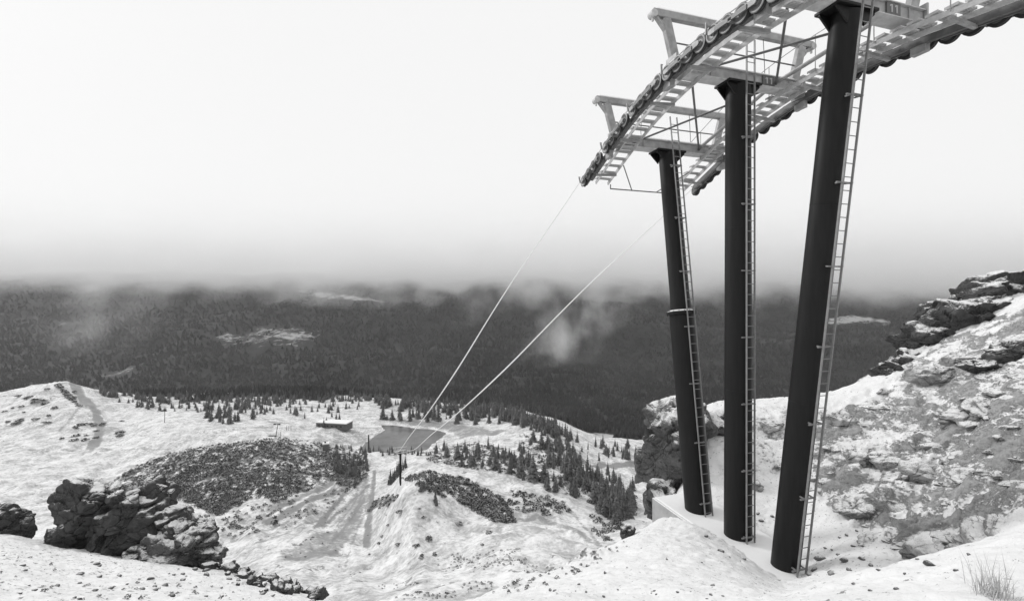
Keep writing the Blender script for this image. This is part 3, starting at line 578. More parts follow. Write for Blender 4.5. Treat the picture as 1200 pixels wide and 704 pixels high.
# ------------------------------------------------------------------ the lift tower (local axes: x across the line, y downhill along the line, z up)
AZ = math.radians(16.7); TB = Vector((6.66, 13.4, -7.1))
RP = [(-40, 2.0), (-14, 5.1), (-8, 5.85), (-5.2, 6.22), (-4.65, 6.29), (-3.2, 6.46), (-2, 6.53), (-1.3, 6.52), (0.3, 6.38), (2, 6.0), (3.4, 5.48), (5.15, 4.75), (14, 1.36), (33, -6.6), (56, -15.8), (100, -32.5), (155, -53.5), (190, -64.6), (196, -66.4)]
_s = np.array([p[0] for p in RP], float); _z = np.array([p[1] for p in RP], float)
_h_ = np.diff(_s); _dl = np.diff(_z) / _h_; _m = np.concatenate([[_dl[0]], (_dl[:-1] * _h_[1:] + _dl[1:] * _h_[:-1]) / (_h_[1:] + _h_[:-1]), [_dl[-1]]])
def rope_z(s):
    i = int(np.clip(np.searchsorted(_s, s) - 1, 0, len(_s) - 2)); h = _h_[i]; u = (s - _s[i]) / h
    return float((2 * u**3 - 3 * u**2 + 1) * _z[i] + (u**3 - 2 * u**2 + u) * h * _m[i] + (-2 * u**3 + 3 * u**2) * _z[i + 1] + (u**3 - u**2) * h * _m[i + 1])
def rz(s): return rope_z(s) - TB.z                                   # in the tower's own frame
def rtan(s): return math.atan2(rope_z(s + 0.05) - rope_z(s - 0.05), 0.1)
GA = 2.55
tower = empty('lift_tower', TB, AZ)
tag(tower, 'tall lift tower of three fanned black steel columns carrying two long curved trains of rollers', 'lift tower')
ZT = -7.1
CO = [dict(sb=-1.53, st=-3.22, zb=-7.55, zt=6.48, r0=0.335, r1=0.31), dict(sb=0.0, st=0.0, zb=-7.6, zt=6.27, r0=0.385, r1=0.345), dict(sb=1.65, st=3.39, zb=-7.5, zt=5.36, r0=0.41, r1=0.32)]
cols = []
for ci, c in enumerate(CO):
    a = Vector((0, c['sb'], c['zb'] - ZT)); b = Vector((0, c['st'], c['zt'] - ZT)); ax = (b - a).normalized(); L = (b - a).length
    mb = MB()
    if ci == 2:
        k = 7.15 / L; q = a.lerp(b, k)
        mb.tube([a, q], [0.415, 0.405], 40)
        o = mb.build('column', M['column'], tower, True)
        up = MB(); up.tube([q, q + ax * 0.55, b], [0.36, 0.33, 0.315], 40); up.build('upper_tube', M['column'], o, True)
        cl = MB(); cl.lathe(q - ax * 0.03, ax, [(-0.05, 0.42, 0), (-0.05, 0.50, 0), (0.05, 0.50, 0), (0.05, 0.36, 0)], 40)
        for k in range(16):
            an = 2 * math.pi * k / 16; e = ax.cross(Vector((1, 0, 0))).normalized(); f = ax.cross(e)
            cl.lathe(q + (e * math.cos(an) + f * math.sin(an)) * 0.46, ax, [(-0.1, 0.018, 0), (0.05, 0.018, 0)], 6)
        cl.build('flange', M['column'], o, True)
        sn = MB(); sn.lathe(q, ax, [(0.021, 0.485, 0), (0.035, 0.47, 0), (0.05, 0.42, 0), (0.08, 0.37, 0)], 40); sn.build('snow_ring', M['snow'], o, True)
    else:
        pts = [a.lerp(b, k / 6) for k in range(7)]; mb.tube(pts, [c['r0'] + (c['r1'] - c['r0']) * k / 6 for k in range(7)], 40)
        o = mb.build('column', M['column'], tower, True)
        for k in (0.36, 0.70):
            w = MB(); q = a.lerp(b, k); rr = c['r0'] + (c['r1'] - c['r0']) * k; w.lathe(q, ax, [(-0.012, rr, 0), (-0.006, rr + 0.006, 0), (0.006, rr + 0.006, 0), (0.012, rr, 0)], 40); w.build('weld_seam', M['column'], o, True)
    cols.append(o)
    # flared head: plate and gussets under the crossarm
    hd = MB(); hd.box(b + Vector((0, 0, 0.04)), (1.18, 0.62, 0.07)); hd.build('head_plate', M['column'], o, bevel=0.01)
    for sg in (-1, 1):
        for dy in (-0.2, 0.2):
            g = MB(); r = c['r1'] * 0.8; th = 0.02
            Vg = [(sg * r, dy - th, -0.34), (sg * 0.57, dy - th, -0.04), (sg * 0.57, dy - th, 0.0), (sg * r * 0.6, dy - th, 0.0)]
            Vg = [Vector(v) + b for v in Vg]; Vg += [v + Vector((0, 2 * th, 0)) for v in Vg]
            g.add(Vg, [(0, 1, 2, 3), (7, 6, 5, 4), (0, 4, 5, 1), (1, 5, 6, 2), (2, 6, 7, 3), (3, 7, 4, 0)]); g.build('gusset', M['column'], o)
    # ladder on the uphill side
    nrm = Vector((0, -1, 0)); nrm = (nrm - ax * nrm.dot(ax)).normalized()
    rad = 0.42 if ci < 2 else 0.46
    base = a + ax * (0.35 if ci < 2 else 0.42) ; top = b + ax * 1.15
    off = nrm * (rad + 0.05)
    lad = empty('ladder', (0, 0, 0)); lad.parent = tower
    for sg in (-0.14, 0.14):
        r = MB(); r.beam(base + off + Vector((sg, 0, 0)), top + off + Vector((sg, 0, 0)), 0.028, 0.045, 0, nrm); r.build('rail', M['ladder'], lad)
    n = int((top - base).length / 0.30); rung = MB(); rung.tube([(-0.135, 0, 0), (0.135, 0, 0)], 0.011, 6); ro = None
    for k in range(n):
        p = base + off + ax * (0.22 + 0.30 * k)
        if (p - (top + off)).dot(ax) > -0.1: break
        if ro is None: ro = rung.build('rung', M['ladder'], lad, True); ro.location = p
        else: r2 = ro.copy(); col.objects.link(r2); r2.parent = lad; r2.location = p
    br = None
    for k in range(int((b - base).length / 1.9) + 1):
        p = base + ax * (0.5 + 1.9 * k)
        if (p - b).dot(ax) > -0.1: break
        bk = MB()
        for sg in (-1, 1):
            bk.beam(Vector((sg * 0.14, 0, 0)) + nrm * (rad * 0.72), Vector((sg * 0.14, 0, 0)) + off + nrm * 0.03, 0.03, 0.03)
        bk.beam(Vector((-0.27, 0, 0)) + off - nrm * 0.04, Vector((0.20, 0, 0)) + off - nrm * 0.04, 0.035, 0.035)
        if br is None: br = bk.build('bracket', M['ladder'], lad); br.location = p
        else: b2 = br.copy(); col.objects.link(b2); b2.parent = lad; b2.location = p

# crossarms with number plates
ZX = [c['zt'] - ZT + 0.08 for c in CO]; arms = []
txt_me = None
for ci, c in enumerate(CO):
    y, z = c['st'], ZX[ci]
    mb = MB(); hgt = 0.30
    mb.box((0, y, z + hgt / 2), (4.5, 0.30, hgt)); o = mb.build('crossarm', M['galv'], tower, bevel=0.012)
    arms.append(o)
    fl = MB(); fl.box((0, y, z - 0.012), (4.56, 0.42, 0.02)); fl.build('bottom_flange', M['galv_light'], o)
    fl = MB(); fl.box((0, y, z + hgt + 0.014), (4.56, 0.42, 0.022)); fl.build('top_flange', M['galv_light'], o)
    sn = MB(); sn.box((-0.1, y + 0.02, z + hgt + 0.06), (4.2, 0.34, 0.06)); sn.build('snow_cap', M['snow'], o, bevel=0.025)
    for w in (-2.28, 2.28):
        e = MB(); e.box((w, y, z + hgt * 0.55), (0.05, 0.46, 0.62)); e.build('end_plate', M['galv'], o)
    for w in (-1.9, -1.1, 1.75):
        e = MB(); e.box((w, y - 0.165, z + hgt / 2), (0.03, 0.025, hgt - 0.02)); e.box((w, y + 0.165, z + hgt / 2), (0.03, 0.025, hgt - 0.02)); e.build('stiffener', M['galv'], o)
    if ci < 2:
        wx_ = 0.95 if ci == 1 else 1.22
        npz = MB(); npz.box((wx_, y - 0.172, z + hgt * 0.52), (0.44, 0.03, 0.27)); npo = npz.build('number_plate', M['plate'], o, bevel=0.004)
        for dx in (-0.07, 0.09):                                      # the figures 11
            d1 = MB(); zz = z + hgt * 0.52
            d1.box((wx_ + dx, y - 0.192, zz), (0.045, 0.006, 0.18)); d1.box((wx_ + dx - 0.042, y - 0.192, zz + 0.062), (0.055, 0.0055, 0.03), 0, Matrix.Rotation(math.radians(-40), 3, 'Y'))
            d1.build('digit', M['white'], o)

# tubes tying the crossarms together
def zc(i): return ZX[i] + 0.18
for w in (1.3,):
    for i in (0, 1):
        t = MB(); t.tube([(w, CO[i]['st'], zc(i)), (w, CO[i + 1]['st'], zc(i + 1))], 0.06, 12); t.build('tie_tube', M['galv'], tower, True)
for i in (0, 1):
    for (wa, wb) in ((1.3, -1.55), (-1.55, 1.3)):
        t = MB(); t.tube([(wa, CO[i]['st'] + 0.1, zc(i) - 0.06), (wb, CO[i + 1]['st'] - 0.1, zc(i + 1) - 0.06)], 0.034, 10); t.build('diagonal_brace', M['galv_dark'], tower, True)

# lifting frames above each crossarm
for ci, c in enumerate(CO):
    y, z0 = c['st'] + 0.05, ZX[ci]; zt = (8.16, 7.98, 7.02)[ci] - ZT
    t = MB(); t.box((0, y, zt), (5.75, 0.17, 0.20)); fr = t.build('lifting_frame', M['galv'], tower, bevel=0.01)
    sn = MB(); sn.box((0, y, zt + 0.125), (5.5, 0.13, 0.04)); sn.build('snow_cap', M['snow'], fr, bevel=0.015)
    for sg in (-1, 1):
        t = MB(); t.beam((sg * 2.45, y, zt - 0.1), (sg * 2.12, y, z0 + 0.30), 0.26, 0.16, 0, (0, 1, 0)); t.build('leg', M['galv'], fr, bevel=0.01)
        t = MB(); t.beam((sg * 2.78, y, zt - 0.08), (sg * 2.36, y, zt - 0.55), 0.06, 0.12, 0, (0, 1, 0)); t.build('knee_brace', M['galv'], fr)
        t = MB(); t.lathe((sg * 2.86, y, zt - 0.05), (0, 1, 0), [(-0.11, 0.10, 0), (0.11, 0.10, 0)], 14); t.box((sg * 2.86, y, zt - 0.16), (0.05, 0.05, 0.16)); t.build('hook_eye', M['galv_light'], fr)
        t = MB(); t.tube([(sg * 1.0, y + 0.02, zt - 0.1), (sg * 1.06, y + 0.03, zt - 0.9), (sg * 1.04, y, zt - 1.3)], 0.011, 6); t.build('chain', M['galv_dark'], fr)
    t = MB(); t.tube([(-2.3, y, zt - 0.72), (2.3, y, zt - 0.72)], 0.022, 8); t.build('tie_rod', M['galv_dark'], fr, True)

# walkways, roller trains and their beams on both sides
S0, S1 = -8.6, 5.35
for sg in (-1, 1):
    wk = empty('walkway'); wk.parent = tower
    for wv in (1.50, 2.02):
        t = MB(); pts = [(sg * wv, s, rz(s) - 0.20) for s in np.linspace(S0, S1 - 0.25, 30)]
        for a, b in zip(pts[:-1], pts[1:]): t.beam(a, b, 0.03, 0.12)
        t.build('stringer', M['galv_light'], wk)
    tm = MB()
    for yy in (-0.11, -0.066, -0.022, 0.022, 0.066, 0.11): tm.box((0, yy, 0), (0.60, 0.016, 0.03))
    for xx_ in (-0.295, 0.295): tm.box((xx_, 0, -0.01), (0.012, 0.25, 0.06))
    tm.box((0, 0, 0.024), (0.50, 0.10, 0.018), 1)
    to = None
    s = S1 - 0.35; k = 0
    while s > S0:
        p = (sg * 1.76, s, rz(s) - 0.08)
        if to is None: to = tm.build('tread', [M['galv_light'], M['snow']], wk); to.location = p
        else: t2 = to.copy(); col.objects.link(t2); t2.parent = wk; t2.location = p
        s -= 0.36; k += 1
    # slender handrail on the inner side
    if sg > 0:
     hr = MB(); hp = [(sg * 1.46, s, rz(s) + 0.85) for s in np.linspace(-7, S1 - 0.3, 24)]; hr.tube(hp, 0.012, 6); hr.build('handrail', M['galv'], wk)
     for s in np.arange(S1 - 0.4, -7, -1.55):
      t = MB(); t.tube([(sg * 1.46, s, rz(s) - 0.2), (sg * 1.46, s, rz(s) + 0.85)], 0.012, 6); t.build('handrail_post', M['galv'], wk)
    # main beam that carries the roller groups
    t = MB(); pts = [(sg * (GA - 0.22), s, rz(s) - 0.24) for s in np.linspace(S0, S1 - 0.5, 22)]
    for a, b in zip(pts[:-1], pts[1:]): t.beam(a, b, 0.10, 0.17)
    t.build('main_beam', M['galv_dark'], tower)
    for s in np.arange(S1 - 0.9, S0, -1.75):
        t = MB(); t.beam((sg * 1.5, s, rz(s) - 0.30), (sg * (GA - 0.2), s, rz(s) - 0.36), 0.08, 0.08); t.build('outrigger', M['galv'], tower)
    # roller groups of four
    gl = 1.76; ng = 8; dm = None
    for gi in range(ng):
        sc_ = 5.3 - gl * (gi + 0.5); th = rtan(sc_)
        grp = empty('roller_group', (sg * GA, sc_, rz(sc_) - 0.22)); grp.parent = tower; grp.rotation_euler = (th, 0, 0)
        if gi == 0:
            proto = []
            bm_ = MB(); bm_.box((-sg * 0.12, 0, -0.05), (0.05, 1.50, 0.15)); bm_.box((sg * 0.135, 0, -0.02), (0.02, 0.96, 0.10)); bm_.box((0, 0, -0.05), (0.29, 0.10, 0.09)); proto.append(('bogie_beam', bm_, M['galv_dark']))
            for yy in (-0.44, 0.44):
                q = MB(); q.box((-sg * 0.085, yy, 0.0), (0.02, 0.50, 0.12))
                pr = [(yy + a_ * 0.22 + 0.06 * math.cos(b_), 0.06 * math.sin(b_)) for a_, bs in ((1, np.linspace(-1.57, 1.57, 7)), (-1, np.linspace(1.57, 4.71, 7))) for b_ in bs]
                n_ = len(pr); q.add([(sg * 0.10, a_, b_) for a_, b_ in pr] + [(sg * 0.122, a_, b_) for a_, b_ in pr], [tuple(range(n_)), tuple(range(2 * n_ - 1, n_ - 1, -1))] + [(k_, (k_ + 1) % n_, n_ + (k_ + 1) % n_, n_ + k_) for k_ in range(n_)])
                proto.append(('pair_plate', q, M['galv']))
            for kx in range(4):
                yy = (kx - 1.5) * 0.44; q = MB()
                q.lathe((0, yy, 0.0), (sg, 0, 0), [(-0.055, 0.06, 1), (-0.055, 0.15, 1), (-0.045, 0.215, 0), (-0.02, 0.20, 0), (0.02, 0.20, 0), (0.045, 0.215, 0), (0.055, 0.19, 1), (0.05, 0.16, 1), (0.035, 0.14, 1), (0.035, 0.07, 1), (0.07, 0.055, 1)], 26)
                proto.append(('roller', q, [M['rubber'], M['sheave']]))
            q = MB(); q.beam((sg * 0.1, 0.80, 0.02), (sg * 0.1, 0.80, 0.30), 0.03, 0.05); q.beam((sg * 0.1, 0.80, 0.28), (sg * 0.02, 0.86, 0.33), 0.03, 0.03); proto.append(('rope_catcher', q, M['galv']))
            dm = [mb_.build(nm, mt, grp, nm == 'roller') for nm, mb_, mt in proto]
        else:
            for o in dm: c2 = o.copy(); col.objects.link(c2); c2.parent = grp
    # hangers from the crossarms to the main beam
    for ci, c in enumerate(CO):
        t = MB(); t.box((sg * (GA - 0.17), c['st'], rz(c['st']) - 0.34), (0.16, 0.34, 0.34)); t.build('saddle_bracket', M['galv'], tower, bevel=0.01)
# end frame joining the two walkways
se = S1 - 0.45; ze = rz(se) - 0.52
t = MB(); t.tube([(-1.5, se, ze), (1.5, se, ze)], 0.024, 8); ef = t.build('end_frame', M['galv_dark'], tower, True)
for sg in (-1, 1):
    t = MB(); t.tube([(sg * 1.5, se - 0.02, ze), (sg * 1.5, se - 0.02, ze + 0.16)], 0.02, 6); t.tube([(sg * 1.45, se - 0.9, rz(se - 0.9) - 0.25), (sg * 0.55, se, ze)], 0.02, 6); t.build('end_brace', M['galv_dark'], ef, True)

# ropes, iced over along the span
def tw(w, s, z): v = Matrix.Rotation(AZ, 3, 'Z') @ Vector((w, s, 0)); return Vector((TB.x + v.x, TB.y + v.y, z))
for sg, lb in ((-1, 'white rime-coated haul rope leaving the roller train with the number-free outer face'), (1, 'white rime-coated haul rope')):
    t = MB(); ss_ = list(np.linspace(-30, -9, 8)) + list(np.linspace(-8.5, 5.3, 60)) + list(np.exp(np.linspace(math.log(5.6), math.log(196), 60)))
    pts = [tw(sg * GA, s, rope_z(s) + (0.0 if s < 5.4 else 0.0)) for s in ss_]
    rr = [0.02 if s < 5.3 else min(0.075, 0.015 + 0.0018 * (s - 5.3)) for s in ss_]
    t.tube(pts, rr, 8); o = t.build('haul_rope', M['rime'], None, True)
    tag(o, 'rimed white lift cable on the side of the column footing block' if sg < 0 else 'rimed white lift cable on the side of the rocky crag', 'cable', 'lift cables')

# second tower of the same make, down on the knoll
t2 = empty('lift_tower', tw(0, 190, rope_z(190) - 13.62), AZ); tag(t2, 'small far lift tower on the snowy knoll where both cables arrive', 'lift tower')
for ch in list(tower.children):
    nm = ch.name.split('.')[0]
    if nm in ('column', 'crossarm', 'lifting_frame', 'main_beam', 'tie_tube'):
        c2 = ch.copy(); col.objects.link(c2); c2.parent = t2
        for g in ch.children:
            if g.name.split('.')[0] in ('upper_tube', 'leg'): g2 = g.copy(); col.objects.link(g2); g2.parent = c2

# concrete footing under the columns, snow on top
fe_ = empty('concrete_footing', tw(0, 0.3, -7.4), AZ); tag(fe_, 'snow-topped concrete footing block at the foot of the flanged column', 'footing')
q = MB(); q.box((0, 0.15, -0.2), (1.75, 5.2, 1.3)); q.build('block', M['concrete'], fe_, bevel=0.02)
q = MB(); q.box((0.02, 0.13, 0.47), (1.66, 5.1, 0.05)); q.build('snow_layer', M['snow'], fe_, bevel=0.02)

# ------------------------------------------------------------------ crags and boulders
_ico = {}
def ico(sub):
    if sub not in _ico:
        bm = bmesh.new(); bmesh.ops.create_icosphere(bm, subdivisions=sub, radius=1.0)
        bm.verts.ensure_lookup_table(); V = np.array([v.co[:] for v in bm.verts]); Fc = np.array([[v.index for v in f.verts] for f in bm.faces]); bm.free(); _ico[sub] = (V, Fc)
    return _ico[sub]
def chunk(c, r, seed, rot=(0, 0, 0), sub=5, nplanes=16, rough=0.10, strata=0.06, tilt=0.15):
    Vd, Fc = ico(sub); rg = np.random.default_rng(seed)
    nn = rg.normal(size=(nplanes, 3)); nn[:, 2] *= 0.8; nn /= np.linalg.norm(nn, axis=1)[:, None]; dd_ = rg.uniform(0.62, 0.95, nplanes)
    q = dd_[None, :] / np.maximum(Vd @ nn.T, 0.06); rad = np.minimum(q.min(1), 1.15)
    Pt = Vd * rad[:, None] * np.array(r)[None, :]
    E = np.array(Matrix.Rotation(rot[2], 3, 'Z') @ Matrix.Rotation(rot[1], 3, 'Y') @ Matrix.Rotation(rot[0], 3, 'X')); Pt = Pt @ E.T
    sc_ = min(r); x, y, z = Pt[:, 0] / sc_ + seed, Pt[:, 1] / sc_, Pt[:, 2] / sc_
    n1 = fbm3(x * 1.6, y * 1.6, z * 2.6, 5, seed); rid_ = 1 - np.abs(2 * fbm3(x * 1.3, y * 1.3, z * 2.2, 4, seed + 9) - 1)
    Nn = Vd @ E.T; U = Pt / sc_; disp = np.zeros(len(U))
    wv_ = 0.16 * np.stack([fbm3(x * 2.6, y * 2.6, z * 2.6, 2, seed + 20 + q_) - 0.5 for q_ in range(3)], -1)
    for (nc, amp, ta, st_) in ((26, 5.0, 0.34, 1.5), (150, 2.6, 0.40, 1.9)):
        cp = rg.uniform(-1.2, 1.2, (nc, 3)) * np.array(r)[None, :] / sc_; cr = rg.uniform(-0.5, 0.5, nc); ct = rg.normal(size=(nc, 3)); ct /= np.linalg.norm(ct, axis=1)[:, None]
        W_ = np.array([1, 1, st_]); Pc = (U + wv_) * W_; cq = cp * W_
        d2 = (Pc ** 2).sum(1)[:, None] + (cq ** 2).sum(1)[None] - 2 * Pc @ cq.T; ne = d2.argmin(1); o2 = np.sqrt(np.maximum(np.partition(d2, 1, axis=1)[:, :2], 0)); gap = o2[:, 1] - o2[:, 0]
        disp += (cr[ne] * amp * strata + ((U - cp[ne]) * ct[ne]).sum(1) * ta * (0.35 + strata * 4)) * sc_ - (1 - sstep(0.0, 0.05, gap)) * 0.045 * sc_
    disp += (n1 - 0.5) * 1.2 * rough * sc_ + (fbm3(x * 6, y * 6, z * 8, 4, seed + 31) - 0.5) * 0.09 * sc_
    return Pt + Nn * disp[:, None] + np.array(c)[None, :], Fc
def lie_of(V, Fc, it=5):
    a, b, c = V[Fc[:, 0]], V[Fc[:, 1]], V[Fc[:, 2]]; fn = np.cross(b - a, c - a); nv = np.zeros_like(V)
    for k in range(3): np.add.at(nv, Fc[:, k], fn)
    nv /= np.linalg.norm(nv, axis=1)[:, None] + 1e-9
    E_ = np.concatenate([Fc[:, [0, 1]], Fc[:, [1, 2]], Fc[:, [2, 0]]])
    for _ in range(it):
        sm = nv.copy(); cnt = np.ones(len(V)); np.add.at(sm, E_[:, 0], nv[E_[:, 1]]); np.add.at(cnt, E_[:, 0], 1); nv = sm / cnt[:, None]
    return nv[:, 2] / (np.linalg.norm(nv, axis=1) + 1e-9)
def set_lie(me, L):
    at_ = me.attributes.new('lie', 'FLOAT', 'POINT'); at_.data.foreach_set('value', np.ascontiguousarray(L, dtype=np.float32))
def rock_thing(name, base, chunks, mat, label, cat, group=None, smooth=False):
    Vs, Fs, Ls, n = [], [], [], 0
    for ch in chunks:
        V, Fc = chunk(**ch); Vs.append(V - np.array(base)); Fs.append(Fc + n); Ls.append(lie_of(V, Fc, 2 + ch.get('sub', 5) // 2)); n += len(V)
    me = np_mesh(name, np.concatenate(Vs), np.concatenate(Fs), mat, smooth); set_lie(me, np.concatenate(Ls))
    o = bpy.data.objects.new(name, me); col.objects.link(o); o.location = base
    return tag(o, label, cat, group)
def at(px, py, d): return (float((px - 600) / F * d), float(d), float(-(py - 352) / F * d))
def R3(*a): return tuple(math.radians(x) for x in a)

# big crag above the rocky slope, several bedded blocks
ck = [dict(c=at(1130, 388, 27.0), r=(3.3, 2.2, 2.1), seed=11, rot=R3(0, -36, 10), rough=0.06, strata=0.03, sub=6),
      dict(c=at(1168, 362, 28.2), r=(2.5, 2.0, 1.8), seed=12, rot=R3(0, -24, 0), rough=0.07, strata=0.05, sub=6),
      dict(c=at(1096, 374, 28), r=(0.95, 1.2, 1.0), seed=13, rot=R3(10, -20, 30)),
      dict(c=at(1075, 402, 27), r=(1.1, 1.3, 1.25), seed=14, rot=R3(0, -40, 15)),
      dict(c=at(1062, 432, 26), r=(1.3, 1.2, 0.9), seed=15, rot=R3(0, -20, 0)),
      dict(c=at(1042, 438, 25.6), r=(0.75, 0.9, 0.75), seed=16, rot=R3(0, 10, 20)),
      dict(c=at(1098, 398, 26.4), r=(1.5, 1.4, 1.35), seed=19, rot=R3(0, -30, 0)), dict(c=at(1150, 345, 28), r=(1.5, 1.5, 0.95), seed=20, rot=R3(0, -20, 0)),
      dict(c=at(1235, 352, 29), r=(2.6, 2.2, 1.5), seed=17, rot=R3(0, -10, 0)),
      dict(c=at(1310, 330, 30), r=(3.2, 2.4, 1.8), seed=18, rot=R3(0, -12, 0))]
rock_thing('crag', at(1120, 430, 27.5), ck, M['rock_dark'], 'large dark bedded crag topping the rocky slope behind the columns', 'crag')
rock_thing('rock_outcrop', at(1190, 415, 19), [dict(c=at(1192, 412, 19.6), r=(1.3, 1.0, 0.55), seed=21, rot=R3(0, -12, 0)), dict(c=at(1150, 428, 19.8), r=(0.8, 0.8, 0.35), seed=22, rot=R3(0, -10, 0)), dict(c=at(1255, 395, 19.6), r=(1.4, 1.0, 0.7), seed=23)], M['rock_dark'], 'long dark rib of rock sticking out of the snow below the crag', 'rock')
rock_thing('rock_outcrop', at(1085, 450, 21), [dict(c=at(1092, 440, 21.6), r=(1.0, 0.9, 0.42), seed=24, rot=R3(0, -18, 0)), dict(c=at(1120, 424, 22), r=(0.9, 0.8, 0.4), seed=25, rot=R3(0, -20, 0))], M['rock_snowy'], 'snow-dusted ledge of rock between the crag and the bare slope', 'rock')
# overhanging outcrop left of the flanged column
oc = [dict(c=at(778, 530, 20.0), r=(1.25, 1.9, 1.9), seed=31, rot=R3(0, 12, 0), sub=6, strata=0.035), dict(c=at(792, 495, 21.0), r=(1.5, 1.9, 1.0), seed=32, rot=R3(0, -14, 0), strata=0.04),
      dict(c=at(812, 545, 20.2), r=(1.4, 1.5, 1.7), seed=33, strata=0.04), dict(c=at(775, 585, 18.6), r=(0.9, 1.0, 0.8), seed=34), dict(c=at(835, 505, 21.2), r=(1.3, 1.3, 1.0), seed=35, strata=0.04)]
rock_thing('rock_outcrop', at(785, 590, 20), oc, M['rock_mixed'], 'dark overhanging rock outcrop just beyond the concrete footing', 'rock')
for k, (px, py, rx, rz_, sd_) in enumerate([(868, 545, 0.55, 0.35, 41), (905, 500, 0.6, 0.25, 42), (985, 492, 0.7, 0.3, 43), (1005, 540, 0.5, 0.3, 44), (1045, 548, 0.6, 0.3, 45), (1085, 560, 0.7, 0.28, 46), (885, 570, 0.35, 0.2, 47)]):
    p = hit(px, py, 9, 30)
    if p: BL = ('low boulder showing between the flanged and the middle column', 'flat boulder high on the slope between the middle and the leaning column', 'flat boulder near the ridge right of the leaning column ladder', 'small boulder by the ladder of the leaning column', 'rounded boulder at the left margin of the bare rock slope', 'long flat boulder low on the bare rock slope', 'smallest boulder, beside the middle column ladder')[k]; rock_thing('boulder', tuple(p), [dict(c=(p.x, p.y, p.z + rz_ * 0.2), r=(rx, rx * 0.9, rz_), seed=sd_, rot=R3(0, -10, 20 * k), sub=4)], M['rock_snowy'], BL, 'boulder', 'boulders on the slope behind the columns')
# rocks on the ledge at the left
lk = [dict(c=at(110, 602, 16.4), r=(1.30, 1.4, 1.30), seed=51, rot=R3(0, 4, 20), sub=6, rough=0.08, strata=0.05), dict(c=at(152, 605, 16.2), r=(1.25, 1.3, 1.20), seed=52, rot=R3(0, 8, -10), sub=6, rough=0.08), dict(c=at(88, 624, 16.0), r=(0.75, 0.85, 0.7), seed=53), dict(c=at(174, 594, 16.6), r=(0.8, 0.9, 0.9), seed=54)]
rock_thing('rock_outcrop', at(126, 645, 16), lk, M['rock_dark'], 'big square-sided dark rock with a snowy top on the left ledge', 'rock')
lk2 = [dict(c=at(200, 620, 16.4), r=(1.1, 1.0, 0.80), seed=61, rot=R3(0, 28, 0), sub=6), dict(c=at(222, 635, 16.2), r=(1.1, 0.95, 0.85), seed=62, rot=R3(0, 30, 10), sub=6), dict(c=at(244, 650, 16.2), r=(0.65, 0.7, 0.50), seed=63, rot=R3(0, 20, 0)), dict(c=at(196, 646, 15.6), r=(0.9, 0.7, 0.5), seed=64, rot=R3(0, 18, 0)), dict(c=at(165, 646, 15.6), r=(0.65, 0.6, 0.36), seed=65)]
rock_thing('rock_outcrop', at(215, 660, 16), lk2, M['rock_mixed'], 'lower broken dark rock sloping away beside the big square-sided rock', 'rock')
rock_thing('rock_outcrop', at(5, 626, 16), [dict(c=at(2, 616, 16.2), r=(0.9, 0.8, 0.55), seed=71, rot=R3(0, 25, 0)), dict(c=at(17, 604, 16.4), r=(0.32, 0.32, 0.26), seed=72)], M['rock_dark'], 'small dark rock slab alone at the outer end of the left ledge', 'rock')
rk_l = random.Random(5); Vs, Fs, n_ = [], [], 0; rpro = [chunk((0, 0, 0), (1, 0.8, 0.7), 700 + q, sub=3, nplanes=12, rough=0.1, strata=0.06) for q in range(5)]; Ls = []
for k in range(150):
    u = rk_l.random(); px = 258 + 112 * u + rk_l.gauss(0, 7); py = 648 + 40 * u + rk_l.gauss(0, 8); q = hit(px, py + 8, 9, 18, True)
    if q is None: continue
    V, Fc = rk_l.choice(rpro); r = 0.05 + 0.26 * rk_l.random() ** 2.2; a = rk_l.uniform(0, 6.28); W = V * r; W = np.stack([W[:, 0] * math.cos(a) - W[:, 1] * math.sin(a), W[:, 0] * math.sin(a) + W[:, 1] * math.cos(a), W[:, 2]], -1) + np.array([q.x, q.y, q.z + r * 0.3])
    Vs.append(W); Fs.append(Fc + n_); Ls.append(lie_of(W, Fc, 3)); n_ += len(W)
me = np_mesh('rubble', np.concatenate(Vs), np.concatenate(Fs), M['rock_dark'], False); set_lie(me, np.concatenate(Ls)); o = bpy.data.objects.new('rubble', me); col.objects.link(o); tag(o, 'snow-dusted broken rubble running off the end of the left ledge', 'rubble', kind='stuff')
p = hit(736, 628, 8, 25, True); rock_thing('boulder', tuple(p), [dict(c=(p.x, p.y, p.z + 0.12), r=(0.24, 0.24, 0.28), seed=131, rot=R3(0, 20, 30), sub=4, rough=0.04)], M['rock_dark'], 'lone angular grey boulder at the snow edge left of the footing block', 'boulder')

# broken ledges and blocks strewn over the rocky slope
sg_ = random.Random(77); Vs, Fs, n_ = [], [], 0; protos = [chunk((0, 0, 0), (1, 0.8, 0.55), 600 + q, sub=5, nplanes=14, rough=0.08, strata=0.06) for q in range(6)]; Ls = []
for q in range(95):
    px = sg_.uniform(850, 1290); py = sg_.uniform(470 - max(0, px - 1000) * 0.35, 650)
    if psdf(np.array([px]), np.array([py]), RS)[0] < -4 and sg_.random() < 0.9: continue
    p = hit(px, py, 9.5, 27)
    if p is None: continue
    V, Fc = sg_.choice(protos); r = 0.16 + 0.75 * sg_.random() ** 2.0; a = sg_.gauss(0.25, 0.5); c_, s_ = math.cos(a), math.sin(a); W = V * np.array([r * sg_.uniform(1, 1.9), r, r * sg_.uniform(0.45, 0.7)])
    W = np.stack([W[:, 0] * c_ - W[:, 1] * s_, W[:, 0] * s_ + W[:, 1] * c_, W[:, 2] - 0.12 * W[:, 0] * 0 + 0.10 * (W[:, 0])], -1) + np.array(p)[None] + np.array([0, 0, -r * 0.32])
    Vs.append(W); Fs.append(Fc + n_); Ls.append(lie_of(W, Fc, 3)); n_ += len(W)
